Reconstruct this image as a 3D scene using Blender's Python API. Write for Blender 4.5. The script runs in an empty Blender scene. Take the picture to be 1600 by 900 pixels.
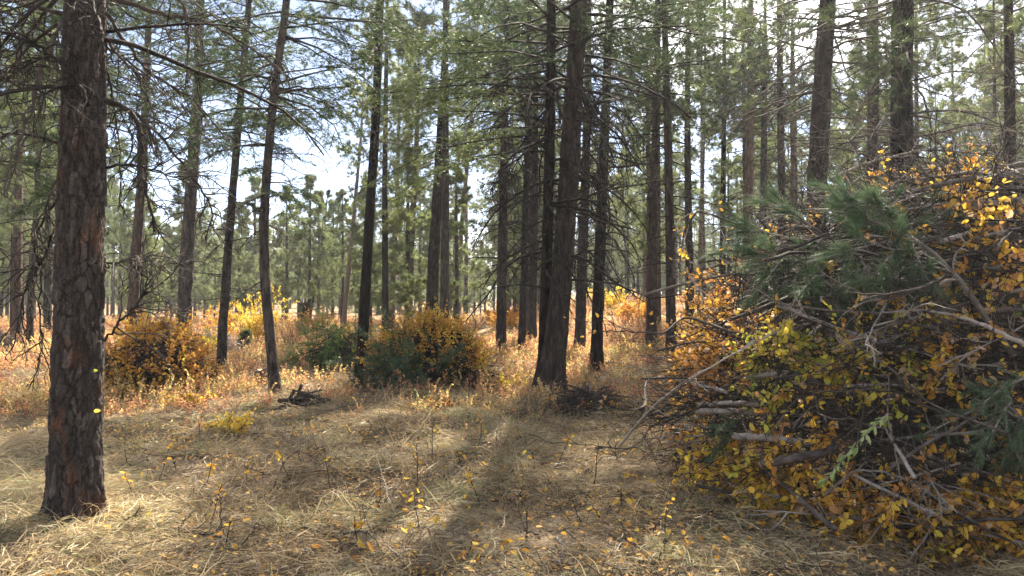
import bpy, math
import numpy as np
from mathutils import Vector, Matrix

SC = bpy.context.scene
COL = SC.collection
R = math.radians
# ------------------------------------------------------------------ camera, sky, sun, exposure
F = 1186.0                 # focal length in pixels of the 1600 px wide photograph
PITCH = math.atan(28 / F)
CAMZ = 1.6
cam_d = bpy.data.cameras.new('camera')
cam = bpy.data.objects.new('camera', cam_d); COL.objects.link(cam)
cam_d.sensor_width = 36.0
cam_d.lens = 36.0 * F / 1600
cam_d.clip_start = 0.05
cam_d.clip_end = 3000
cam.location = (0, 0, CAMZ)
cam.rotation_euler = (math.pi / 2 + PITCH, 0, 0)
SC.camera = cam

SUN_AZ, SUN_EL = 11.0, 43.0      # degrees right of the view axis, above the horizon
W = bpy.data.worlds.new('World'); SC.world = W; W.use_nodes = True
wn, wl = W.node_tree.nodes, W.node_tree.links
wn.clear()
def wnode(t, **k):
    n = wn.new(t)
    for a, b in k.items():
        setattr(n, a, b)
    return n
sky = wnode('ShaderNodeTexSky', sky_type='NISHITA')
sky.sun_disc = False
sky.sun_elevation = R(SUN_EL); sky.sun_rotation = R(SUN_AZ)
sky.air_density = 0.5; sky.dust_density = 0.2; sky.ozone_density = 0.0
bg = wnode('ShaderNodeBackground'); bg.inputs['Strength'].default_value = 0.055
out = wnode('ShaderNodeOutputWorld')
tc = wnode('ShaderNodeTexCoord')
sep = wnode('ShaderNodeSeparateXYZ'); wl.new(tc.outputs['Generated'], sep.inputs[0])
ad = wnode('ShaderNodeMath', operation='ADD'); ad.inputs[1].default_value = 0.22
wl.new(sep.outputs['Z'], ad.inputs[0])
mx = wnode('ShaderNodeMath', operation='MAXIMUM'); mx.inputs[1].default_value = 0.1
wl.new(ad.outputs[0], mx.inputs[0])
dv = wnode('ShaderNodeVectorMath', operation='DIVIDE')
cmb = wnode('ShaderNodeCombineXYZ')
for i in range(3):
    wl.new(mx.outputs[0], cmb.inputs[i])
wl.new(tc.outputs['Generated'], dv.inputs[0]); wl.new(cmb.outputs[0], dv.inputs[1])
mp = wnode('ShaderNodeMapping'); mp.inputs['Location'].default_value = (7.1, 11.7, 0.0)
wl.new(dv.outputs[0], mp.inputs['Vector'])
nz = wnode('ShaderNodeTexNoise'); nz.inputs['Scale'].default_value = 0.62
nz.inputs['Detail'].default_value = 8; nz.inputs['Roughness'].default_value = 0.55
wl.new(mp.outputs[0], nz.inputs['Vector'])
cr = wnode('ShaderNodeValToRGB')
cr.color_ramp.elements[0].position = 0.47; cr.color_ramp.elements[0].color = (0, 0, 0, 1)
cr.color_ramp.elements[1].position = 0.61; cr.color_ramp.elements[1].color = (1, 1, 1, 1)
wl.new(nz.outputs['Fac'], cr.inputs[0])
mix = wnode('ShaderNodeMixRGB')
mix.inputs[2].default_value = (11.4, 11.4, 11.6, 1)
wl.new(cr.outputs[0], mix.inputs[0]); wl.new(sky.outputs[0], mix.inputs[1])
wl.new(mix.outputs[0], bg.inputs['Color']); wl.new(bg.outputs[0], out.inputs['Surface'])

sun_d = bpy.data.lights.new('sun', 'SUN'); sun_d.energy = 5.0; sun_d.angle = R(0.8)
sun_d.color = (1.0, 0.90, 0.74)
sun = bpy.data.objects.new('sun', sun_d); COL.objects.link(sun)
sdir = Vector((math.sin(R(SUN_AZ)) * math.cos(R(SUN_EL)), math.cos(R(SUN_AZ)) * math.cos(R(SUN_EL)), math.sin(R(SUN_EL))))
sun.rotation_euler = sdir.to_track_quat('Z', 'Y').to_euler()
sun.location = sdir * 60

SC.view_settings.view_transform = 'Standard'
SC.view_settings.look = 'None'
SC.view_settings.exposure = 2.44
SC.view_settings.gamma = 1.0
SC.view_settings.use_curve_mapping = False
SC.cycles.max_bounces = 6
SC.cycles.diffuse_bounces = 3
SC.cycles.glossy_bounces = 2
SC.cycles.transmission_bounces = 4
SC.cycles.use_denoising = True
SC.cycles.denoising_input_passes = 'RGB_ALBEDO_NORMAL'

# ------------------------------------------------------------------ numpy helpers
def rng_(seed):
    return np.random.default_rng(seed)
def A(x):
    return np.asarray(x, dtype=float)
def norm(v):
    return v / np.maximum(np.linalg.norm(v, axis=-1, keepdims=True), 1e-9)
def smooth(a, b, x):
    t = np.clip((x - a) / (b - a), 0, 1)
    return t * t * (3 - 2 * t)
def hash2(i, j, s):
    v = np.sin(i * 127.1 + j * 311.7 + s * 74.7) * 43758.5453
    return v - np.floor(v)
def vnoise(x, y, s=0):
    i, j = np.floor(x), np.floor(y)
    u, v = x - i, y - j
    u = u * u * (3 - 2 * u); v = v * v * (3 - 2 * v)
    return (hash2(i, j, s) * (1 - u) + hash2(i + 1, j, s) * u) * (1 - v) + (hash2(i, j + 1, s) * (1 - u) + hash2(i + 1, j + 1, s) * u) * v
def fbm(x, y, s=0, o=3):
    t, a, n = 0.0, 0.5, 0.0
    for k in range(o):
        t = t + a * vnoise(x * 2 ** k, y * 2 ** k, s + k); n += a; a *= 0.5
    return t / n

def terrain(x, y):
    x, y = A(x), A(y)
    h = 0.16 * (fbm(x * 0.35 + 5, y * 0.35, 3) - 0.5) + 0.27 * (fbm(x * 1.1, y * 1.1 + 9, 7) - 0.5)
    h = h + 1.5 * smooth(16, 50, y) * smooth(-6, 7, x) + 0.35 * smooth(25, 60, y)
    h = h + 3.0 * smooth(70, 200, y)
    return h
def gz(x, y):
    return float(terrain(x, y))

CP, SP = math.cos(PITCH), math.sin(PITCH)
def ray(px, py):
    x, y, z = (px - 800) / F, 1.0, -(py - 450) / F
    return np.array([x, y * CP - z * SP, y * SP + z * CP])
def at(px, py, Y):
    d = ray(px, py)
    return np.array([0, 0, CAMZ]) + d * (Y / d[1])
def ground_at(px, py):
    d = ray(px, py); prev = 1.0
    for t in np.arange(3.0, 160.0, 0.05):
        p = d * t
        if CAMZ + p[2] < gz(p[0], p[1]):
            return np.array([p[0], p[1], gz(p[0], p[1])])
    return d * 160
def to_px(p):
    x, y, z = p[..., 0], p[..., 1], p[..., 2] - CAMZ
    yc = y * CP + z * SP; zc = -y * SP + z * CP
    yc = np.where(np.abs(yc) < 1e-6, 1e-6, yc)
    return 800 + F * x / yc, 450 - F * zc / yc, yc

class Buf:
    """Vertices, faces and a per-vertex tone, built into ONE mesh."""
    def __init__(s):
        s.v, s.f3, s.f4, s.t, s.n = [], [], [], [], 0
    def add(s, v, f3=None, f4=None, tone=0.5):
        v = A(v).reshape(-1, 3)
        if f3 is not None and len(f3):
            s.f3.append(np.asarray(f3).reshape(-1, 3) + s.n)
        if f4 is not None and len(f4):
            s.f4.append(np.asarray(f4).reshape(-1, 4) + s.n)
        s.v.append(v)
        s.t.append(np.full(len(v), float(tone)) if np.ndim(tone) == 0 else A(tone).ravel())
        s.n += len(v)
    def mesh(s, name, mat, origin=(0, 0, 0), smooth_=True):
        me = bpy.data.meshes.new(name)
        v = (np.concatenate(s.v) if s.v else np.zeros((0, 3))) - A(origin)
        f3 = np.concatenate(s.f3) if s.f3 else np.zeros((0, 3), int)
        f4 = np.concatenate(s.f4) if s.f4 else np.zeros((0, 4), int)
        me.vertices.add(len(v)); me.vertices.foreach_set('co', v.astype(np.float32).ravel())
        li = np.concatenate([f3.ravel(), f4.ravel()]).astype(np.int32)
        me.loops.add(len(li)); me.loops.foreach_set('vertex_index', li)
        st = np.concatenate([np.arange(len(f3)) * 3, len(f3) * 3 + np.arange(len(f4)) * 4]).astype(np.int32)
        me.polygons.add(len(st)); me.polygons.foreach_set('loop_start', st)
        me.update(calc_edges=True)
        me.polygons.foreach_set('use_smooth', np.full(len(st), bool(smooth_)))
        at_ = me.attributes.new('tone', 'FLOAT', 'POINT')
        at_.data.foreach_set('value', np.concatenate(s.t).astype(np.float32) if s.t else np.zeros(0, np.float32))
        if mat:
            me.materials.append(mat)
        return me

def tubes(buf, paths, rad, sides=4, tone=0.5, cap=True):
    """paths (N,P,3), rad (N,P)"""
    paths = A(paths); N, P, _ = paths.shape
    if N == 0:
        return
    rad = np.broadcast_to(A(rad), (N, P))
    tg = np.gradient(paths, axis=1); tg = norm(tg)
    ref = np.where(np.abs(tg[..., 2:3]) > 0.9, np.array([1.0, 0, 0]), np.array([0, 0, 1.0]))
    u = norm(np.cross(tg, ref)); w = np.cross(tg, u)
    a = np.arange(sides) * 2 * math.pi / sides
    ring = paths[:, :, None, :] + rad[:, :, None, None] * (np.cos(a)[None, None, :, None] * u[:, :, None, :] + np.sin(a)[None, None, :, None] * w[:, :, None, :])
    idx = np.arange(N * P * sides).reshape(N, P, sides)
    nx = np.roll(idx, -1, axis=2)
    f4 = np.stack([idx[:, :-1], nx[:, :-1], nx[:, 1:], idx[:, 1:]], -1).reshape(-1, 4)
    tn = tone if np.ndim(tone) == 0 else np.repeat(A(tone), P * sides)
    n0 = buf.n
    f3 = None
    if cap and sides == 4:
        f4 = np.concatenate([f4, idx[:, 0, ::-1].reshape(-1, 4), idx[:, -1, :].reshape(-1, 4)])
    elif cap and sides == 3:
        f3 = np.concatenate([idx[:, 0, ::-1].reshape(-1, 3), idx[:, -1, :].reshape(-1, 3)])
    elif cap:
        f3 = np.concatenate([np.stack([idx[:, 0, 0], idx[:, 0, k + 1], idx[:, 0, k]], -1) for k in range(1, sides - 1)] +
                            [np.stack([idx[:, -1, 0], idx[:, -1, k], idx[:, -1, k + 1]], -1) for k in range(1, sides - 1)])
    buf.add(ring, f3, f4, tn)

def grow(rg, p0, d0, L, P=6, droop=0.05, wig=0.12):
    p = A(p0).copy(); d = norm(A(d0).copy()); N = len(p)
    L = np.broadcast_to(A(L), (N,)); droop = np.broadcast_to(A(droop), (N,))
    pts = [p.copy()]
    for i in range(P - 1):
        d = d + rg.normal(0, wig, (N, 3)); d[:, 2] -= droop
        d = norm(d)
        p = p + d * (L / (P - 1))[:, None]
        pts.append(p.copy())
    return np.stack(pts, 1)

def pick(paths, par, t):
    """point and tangent at parameter t (0..1) of the given parents"""
    P = paths.shape[1]
    s = np.clip(t, 0, 0.999) * (P - 1); i = s.astype(int); f = (s - i)[:, None]
    a, b = paths[par, i], paths[par, i + 1]
    return a * (1 - f) + b * f, norm(b - a)

def spawn(rg, paths, n, s0=0.2, s1=0.98, ang=0.8, flat=0.0, jit=0.25):
    N = len(paths); par = np.repeat(np.arange(N), n)
    t = s0 + (s1 - s0) * ((np.tile(np.arange(n), N) + rg.random(N * n)) / n)
    p, tg = pick(paths, par, t)
    pr = rg.normal(0, 1, p.shape)
    side = np.where(np.arange(len(p)) % 2 == 0, 1.0, -1.0)[:, None] * norm(np.cross(tg, np.array([0, 0, 1.0])))
    pr = norm(pr - tg * (pr * tg).sum(1, keepdims=True))
    pr = norm(pr * (1 - flat) + side * flat)
    a = ang + rg.normal(0, jit, len(p))
    d = tg * np.cos(a)[:, None] + pr * np.sin(a)[:, None]
    return p, d, par, t

def needles(buf, rg, p, d, L, w, tone):
    """thin triangles from p along d"""
    M = len(p)
    if M == 0:
        return
    d = norm(d)
    s = norm(np.cross(d, rg.normal(0, 1, (M, 3))))
    L = np.broadcast_to(A(L), (M,))[:, None]; w = np.broadcast_to(A(w), (M,))[:, None] * 0.5
    v = np.stack([p - s * w, p + s * w, p + d * L], 1)
    buf.add(v, np.arange(M * 3).reshape(M, 3), None, np.repeat(np.broadcast_to(tone, (M,)), 3))

LV = A([(0, 0, 0), (.4, 0, -.03), (.78, 0, -.03), (1, 0, -.09), (.30, .29, .07), (.72, .22, .05), (.30, -.29, .07), (.72, -.22, .05)])
L3 = np.array([(0, 1, 4), (2, 3, 5), (0, 6, 1), (2, 7, 3)]); L4 = np.array([(1, 2, 5, 4), (1, 6, 7, 2)])
def leaf_frames(u, n):
    u = norm(u); n = norm(n - u * (n * u).sum(-1, keepdims=True)); return u, np.cross(n, u), n
def leaves(buf, rg, p, u, n, size, tone, wide=1.0):
    M = len(p)
    if M == 0:
        return
    u, v, n = leaf_frames(u, n)
    size = np.broadcast_to(A(size), (M,))[:, None, None]
    curl = rg.uniform(-1.2, 2.2, M)[:, None, None]
    wd = (rg.uniform(.8, 1.2, M) * wide)[:, None, None]
    V = p[:, None, :] + size * (LV[None, :, 0:1] * u[:, None] + LV[None, :, 1:2] * wd * v[:, None] + LV[None, :, 2:3] * curl * n[:, None])
    k = (np.arange(M) * 8)[:, None, None]
    buf.add(V, (L3[None] + k).reshape(-1, 3), (L4[None] + k).reshape(-1, 4), np.repeat(np.broadcast_to(tone, (M,)), 8))
def small_leaves(buf, rg, p, u, n, size, tone):
    """two-triangle folded leaves for things farther off"""
    M = len(p)
    if M == 0:
        return
    u, v, n = leaf_frames(u, n)
    size = np.broadcast_to(A(size), (M,))[:, None]
    V = np.stack([p, p + size * (.45 * u + .33 * v + .1 * n), p + size * u, p + size * (.45 * u - .33 * v + .1 * n)], 1)
    k = (np.arange(M) * 4)[:, None]
    buf.add(V, np.concatenate([k + [0, 2, 1], k + [0, 3, 2]]), None, np.repeat(np.broadcast_to(tone, (M,)), 4))

# ------------------------------------------------------------------ object helpers
def tag(o, label=None, cat=None, group=None, kind=None):
    if label: o['label'] = label
    if cat: o['category'] = cat
    if group: o['group'] = group
    if kind: o['kind'] = kind
    return o
def empty(name, loc, label, cat, group=None):
    o = bpy.data.objects.new(name, None); COL.objects.link(o)
    o.location = [float(c) for c in loc]; o.empty_display_size = 0.2
    return tag(o, label, cat, group)
def link(name, me, parent=None, kind=None):
    o = bpy.data.objects.new(name, me); COL.objects.link(o)
    if parent: o.parent = parent
    if kind: o['kind'] = kind
    return o
def copy_tree(root, loc, rz, sc, label=None):
    r = root.copy(); COL.objects.link(r); r.location = loc; r.rotation_euler = (0, 0, rz); r.scale = (sc[0], sc[0], sc[1])
    if label: r['label'] = label
    for ch in list(root.children):
        c = ch.copy(); COL.objects.link(c); c.parent = r
    return r

# ------------------------------------------------------------------ materials
def material(name):
    m = bpy.data.materials.new(name); m.use_nodes = True
    nt = m.node_tree; nt.nodes.clear()
    o = nt.nodes.new('ShaderNodeOutputMaterial')
    return m, nt, o
def nd(nt, t, **k):
    n = nt.nodes.new(t)
    for a, b in k.items():
        if a.startswith('i_'):
            n.inputs[a[2:]].default_value = b
        else:
            setattr(n, a, b)
    return n
def ramp(nt, stops, fac):
    r = nd(nt, 'ShaderNodeValToRGB'); e = r.color_ramp.elements
    while len(e) < len(stops):
        e.new(0.5)
    for q, (p, c) in zip(e, stops):
        q.position = p; q.color = (*c, 1)
    nt.links.new(fac, r.inputs[0]); return r.outputs[0]
def leaf_material(name, stops, trans=0.45, rough=0.6, spec=0.15, inst=False, rnd=0.0):
    m, nt, o = material(name)
    a = nd(nt, 'ShaderNodeAttribute', attribute_name='tone')
    fac = a.outputs['Fac']
    if inst:
        b = nd(nt, 'ShaderNodeAttribute', attribute_name='tint', attribute_type='INSTANCER')
        ma = nd(nt, 'ShaderNodeMath', operation='MULTIPLY_ADD'); ma.inputs[1].default_value = inst; 
        nt.links.new(fac, ma.inputs[0])
        sub = nd(nt, 'ShaderNodeMath', operation='ADD'); sub.inputs[1].default_value = -inst / 2
        nt.links.new(b.outputs['Fac'], sub.inputs[0]); nt.links.new(sub.outputs[0], ma.inputs[2])
        fac = ma.outputs[0]
    if rnd:
        oi = nd(nt, 'ShaderNodeObjectInfo')
        mr = nd(nt, 'ShaderNodeMath', operation='MULTIPLY_ADD'); mr.inputs[1].default_value = rnd
        nt.links.new(oi.outputs['Random'], mr.inputs[0])
        s2 = nd(nt, 'ShaderNodeMath', operation='ADD'); s2.inputs[1].default_value = -rnd / 2
        nt.links.new(fac, s2.inputs[0]); nt.links.new(s2.outputs[0], mr.inputs[2]); fac = mr.outputs[0]
    c = ramp(nt, stops, fac)
    p = nd(nt, 'ShaderNodeBsdfPrincipled'); p.inputs['Roughness'].default_value = rough
    p.inputs['Specular IOR Level'].default_value = spec
    t = nd(nt, 'ShaderNodeBsdfTranslucent'); ms = nd(nt, 'ShaderNodeMixShader'); ms.inputs[0].default_value = trans
    nt.links.new(c, p.inputs['Base Color']); nt.links.new(c, t.inputs['Color'])
    nt.links.new(p.outputs[0], ms.inputs[1]); nt.links.new(t.outputs[0], ms.inputs[2])
    nt.links.new(ms.outputs[0], o.inputs['Surface'])
    return m
def bark_material(name, stops, scale=11.0, bump=1.0, stretch=0.25, rnd=0.3, fine=40.0):
    m, nt, o = material(name)
    t = nd(nt, 'ShaderNodeTexCoord'); mp_ = nd(nt, 'ShaderNodeMapping')
    mp_.inputs['Scale'].default_value = (1, 1, stretch)
    nt.links.new(t.outputs['Object'], mp_.inputs[0])
    n1 = nd(nt, 'ShaderNodeTexNoise', i_Scale=scale, i_Detail=6.0, i_Roughness=0.65)
    vo = nd(nt, 'ShaderNodeTexVoronoi', feature='DISTANCE_TO_EDGE', i_Scale=scale * 2.2)
    n2 = nd(nt, 'ShaderNodeTexNoise', i_Scale=fine, i_Detail=3.0)
    for q in (n1, n2): nt.links.new(mp_.outputs[0], q.inputs['Vector'])
    wv = nd(nt, 'ShaderNodeMixRGB'); wv.inputs[0].default_value = 0.25
    nt.links.new(mp_.outputs[0], wv.inputs[1]); nt.links.new(n1.outputs['Color'], wv.inputs[2])
    nt.links.new(wv.outputs[0], vo.inputs['Vector'])
    oi = nd(nt, 'ShaderNodeObjectInfo')
    a1 = nd(nt, 'ShaderNodeMath', operation='MULTIPLY_ADD'); a1.inputs[1].default_value = rnd
    nt.links.new(oi.outputs['Random'], a1.inputs[0]); 
    s1 = nd(nt, 'ShaderNodeMath', operation='ADD'); s1.inputs[1].default_value = -rnd / 2
    nt.links.new(n1.outputs['Fac'], s1.inputs[0]); nt.links.new(s1.outputs[0], a1.inputs[2])
    c = ramp(nt, stops, a1.outputs[0])
    p = nd(nt, 'ShaderNodeBsdfPrincipled', i_Roughness=0.9); p.inputs['Specular IOR Level'].default_value = 0.15
    vm = nd(nt, 'ShaderNodeMath', operation='MINIMUM'); vm.inputs[1].default_value = 0.12
    nt.links.new(vo.outputs['Distance'], vm.inputs[0])
    hs = nd(nt, 'ShaderNodeMath', operation='MULTIPLY_ADD'); hs.inputs[1].default_value = 5.0
    nt.links.new(vm.outputs[0], hs.inputs[0]); nt.links.new(n2.outputs['Fac'], hs.inputs[2])
    b = nd(nt, 'ShaderNodeBump', i_Strength=bump, i_Distance=0.03)
    nt.links.new(hs.outputs[0], b.inputs['Height'])
    nt.links.new(c, p.inputs['Base Color']); nt.links.new(b.outputs[0], p.inputs['Normal'])
    nt.links.new(p.outputs[0], o.inputs['Surface'])
    return m

M = {}
M['bark'] = bark_material('pine_bark', [(0.3, (0.0101, 0.0086, 0.0086)), (0.46, (0.0317, 0.0266, 0.0245)), (0.6, (0.0662, 0.0547, 0.049)), (0.78, (0.1368, 0.1044, 0.0864))])
M['bark_dark'] = bark_material('fir_bark', [(0.3, (0.0075, 0.006, 0.0053)), (0.48, (0.0255, 0.0195, 0.0165)), (0.62, (0.054, 0.0405, 0.033)), (0.78, (0.0975, 0.075, 0.0638))])
M['bark_red'] = bark_material('ponderosa_bark', [(0.3, (0.0273, 0.0203, 0.0172)), (0.46, (0.078, 0.0546, 0.0437)), (0.6, (0.1404, 0.0936, 0.0702)), (0.78, (0.2184, 0.1404, 0.1014))])
M['bark_pale'] = bark_material('pale_bark', [(0.3, (0.085, 0.068, 0.0595)), (0.5, (0.17, 0.1403, 0.119)), (0.7, (0.238, 0.187, 0.153))])
M['stick'] = bark_material('dead_stick', [(.25, (.045, .036, .032)), (.5, (.125, .105, .092)), (.75, (.26, .23, .205))], scale=9, stretch=1, rnd=.5, fine=90, bump=.3)
M['stick_dark'] = bark_material('dark_twig', [(.25, (.014, .011, .010)), (.5, (.038, .031, .027)), (.75, (.085, .072, .062))], scale=9, stretch=1, rnd=.4, fine=90, bump=.3)
M['stick_pale'] = bark_material('weathered_stick', [(.25, (.12, .10, .085)), (.5, (.25, .215, .185)), (.75, (.36, .32, .28))], scale=9, stretch=1, rnd=.3, fine=90, bump=.3)
M['wood_cut'] = bark_material('cut_wood', [(.25, (.34, .19, .10)), (.5, (.46, .29, .16)), (.75, (.55, .38, .24))], scale=14, stretch=1, rnd=.2, fine=120, bump=.2)
M['pine'] = leaf_material('pine_needles', [(0, (.032, .055, .026)), (.5, (.075, .112, .046)), (1, (.17, .19, .065))], trans=.42, rough=.45, rnd=.35)
M['fir'] = leaf_material('fir_needles', [(0, (.020, .040, .022)), (.5, (.050, .088, .036)), (1, (.14, .17, .05))], trans=.36, rough=.5, rnd=.3)
M['pine_blue'] = leaf_material('cut_pine_needles', [(0, (.024, .050, .024)), (.5, (.066, .112, .054)), (1, (.17, .22, .12))], trans=.3, rough=.6, spec=.25)
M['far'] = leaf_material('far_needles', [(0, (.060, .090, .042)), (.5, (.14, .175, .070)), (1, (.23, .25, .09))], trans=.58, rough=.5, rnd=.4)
AUT = [(0, (.10, .045, .022)), (.07, (.56, .42, .27)), (.13, (.38, .20, .09)), (.30, (.52, .24, .055)), (.50, (.66, .39, .055)), (.68, (.70, .51, .075)), (.82, (.42, .40, .06)), (1, (.14, .22, .045))]
M['leaf'] = leaf_material('autumn_leaves', AUT, trans=.45)
M['leaf_inst'] = leaf_material('shrub_leaves', [(0, (.30, .12, .08)), (.2, (.52, .24, .13)), (.4, (.62, .36, .16)), (.6, (.64, .46, .16)), (.8, (.52, .48, .18)), (1, (.32, .36, .14))], trans=.5, inst=.45)
M['leaf_pale'] = leaf_material('pale_green_leaves', [(0, (.20, .30, .08)), (.5, (.33, .42, .15)), (1, (.48, .52, .26))], trans=.35)
M['grass'] = leaf_material('dry_grass', [(0, (.085, .062, .042)), (.25, (.22, .165, .105)), (.5, (.375, .285, .165)), (.82, (.55, .45, .27)), (1, (.24, .26, .12))], trans=.35, rough=.5, spec=.3, inst=.75)
M['fresh'] = leaf_material('fresh_cut_needles', [(0, (.05, .09, .03)), (.5, (.11, .18, .055)), (1, (.22, .29, .09))], trans=.45)
M['litter'] = leaf_material('forest_litter', [(0, (.05, .038, .030)), (.2, (.13, .098, .075)), (.35, (.32, .18, .08)), (.6, (.50, .27, .08)), (1, (.62, .42, .09))], trans=.3, rough=.7)
M['green_grass'] = leaf_material('green_grass', [(0, (.10, .13, .04)), (1, (.25, .30, .08))], trans=.4)

def ground_material():
    m, nt, o = material('forest_floor')
    t = nd(nt, 'ShaderNodeTexCoord')
    n1 = nd(nt, 'ShaderNodeTexNoise', i_Scale=0.55, i_Detail=6.0); n2 = nd(nt, 'ShaderNodeTexNoise', i_Scale=14.0, i_Detail=8.0, i_Roughness=.7)
    n3 = nd(nt, 'ShaderNodeTexNoise', i_Scale=90.0, i_Detail=4.0)
    for q in (n1, n2, n3): nt.links.new(t.outputs['Object'], q.inputs['Vector'])
    c1 = ramp(nt, [(.3, (.10, .075, .05)), (.5, (.22, .165, .105)), (.7, (.34, .26, .165))], n2.outputs['Fac'])
    c2 = ramp(nt, [(.4, (.24, .155, .09)), (.6, (.34, .17, .07))], n2.outputs['Fac'])
    sp_ = nd(nt, 'ShaderNodeSeparateXYZ'); nt.links.new(t.outputs['Object'], sp_.inputs[0])
    mr = nd(nt, 'ShaderNodeMapRange'); mr.inputs['From Min'].default_value = 9; mr.inputs['From Max'].default_value = 20
    nt.links.new(sp_.outputs['Y'], mr.inputs['Value'])
    mm = nd(nt, 'ShaderNodeMath', operation='MULTIPLY'); nt.links.new(mr.outputs[0], mm.inputs[0]); nt.links.new(n1.outputs['Fac'], mm.inputs[1])
    mc = nd(nt, 'ShaderNodeMixRGB'); nt.links.new(mm.outputs[0], mc.inputs[0]); nt.links.new(c1, mc.inputs[1]); nt.links.new(c2, mc.inputs[2])
    p = nd(nt, 'ShaderNodeBsdfPrincipled', i_Roughness=0.95); p.inputs['Specular IOR Level'].default_value = 0.1
    b = nd(nt, 'ShaderNodeBump', i_Strength=.9, i_Distance=.03); sm = nd(nt, 'ShaderNodeMath', operation='ADD')
    nt.links.new(n2.outputs['Fac'], sm.inputs[0]); nt.links.new(n3.outputs['Fac'], sm.inputs[1]); nt.links.new(sm.outputs[0], b.inputs['Height'])
    nt.links.new(mc.outputs[0], p.inputs['Base Color']); nt.links.new(b.outputs[0], p.inputs['Normal']); nt.links.new(p.outputs[0], o.inputs['Surface'])
    return m
M['ground'] = ground_material()

# ------------------------------------------------------------------ the ground
def build_ground():
    def axis(lo, hi, fine_lo, fine_hi, st):
        f = list(np.arange(fine_lo, fine_hi + 1e-6, st)); s = st; q = fine_hi
        while q < hi:
            s *= 1.25; q += s; f.append(q)
        s = st; q = fine_lo; g = []
        while q > lo:
            s *= 1.25; q -= s; g.append(q)
        return A(g[::-1] + f)
    xs = axis(-900, 900, -12, 12, .18); ys = axis(-200, 1400, 3.4, 20, .17)
    X, Y = np.meshgrid(xs, ys); Z = terrain(X, Y)
    b = Buf(); idx = np.arange(X.size).reshape(X.shape)
    b.add(np.stack([X, Y, Z], -1), None, np.stack([idx[:-1, :-1], idx[:-1, 1:], idx[1:, 1:], idx[1:, :-1]], -1).reshape(-1, 4))
    tag(link('ground', b.mesh('ground', M['ground'])), 'forest floor of dry straw and leaf litter under the pines', kind='structure')
build_ground()

# ------------------------------------------------------------------ trees
def trunk_mesh(rg, ctr, rad, rings, sides, amp, flare, seed):
    """ctr(z array)->(n,3), rad(z array)->n ; bark relief as real geometry"""
    z = rings; C = ctr(z); r = rad(z)
    th = np.arange(sides) * 2 * math.pi / sides
    TH, Z = np.meshgrid(th, z)
    # plates: ridged noise wrapped round the trunk
    k = sides / 2.0 if sides < 40 else 22.0
    def wrap(fx, fz, s):
        u = TH / (2 * math.pi); a = fbm(u * fx, Z * fz, s, 2); b_ = fbm((u - 1) * fx, Z * fz, s, 2)
        return a * (1 - u) + b_ * u
    n = wrap(9, 3.2, seed) - .5; n2 = wrap(22, 7.0, seed + 9) - .5
    lob = 0.5 * np.sin(TH * 5 + seed) + 0.5 * np.sin(TH * 3 + seed * 2.1)
    fl = flare * np.exp(-np.maximum(Z, 0) / 0.28)
    RR = r[:, None] * (1 + amp * (n + .8 * n2) + fl * (1 + .35 * lob))
    V = np.stack([C[:, None, 0] + RR * np.cos(TH), C[:, None, 1] + RR * np.sin(TH), C[:, None, 2] + 0 * TH], -1)
    idx = np.arange(V.shape[0] * sides).reshape(-1, sides); nx = np.roll(idx, -1, 1)
    f4 = np.stack([idx[:-1], nx[:-1], nx[1:], idx[1:]], -1).reshape(-1, 4)
    return V, f4

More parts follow.
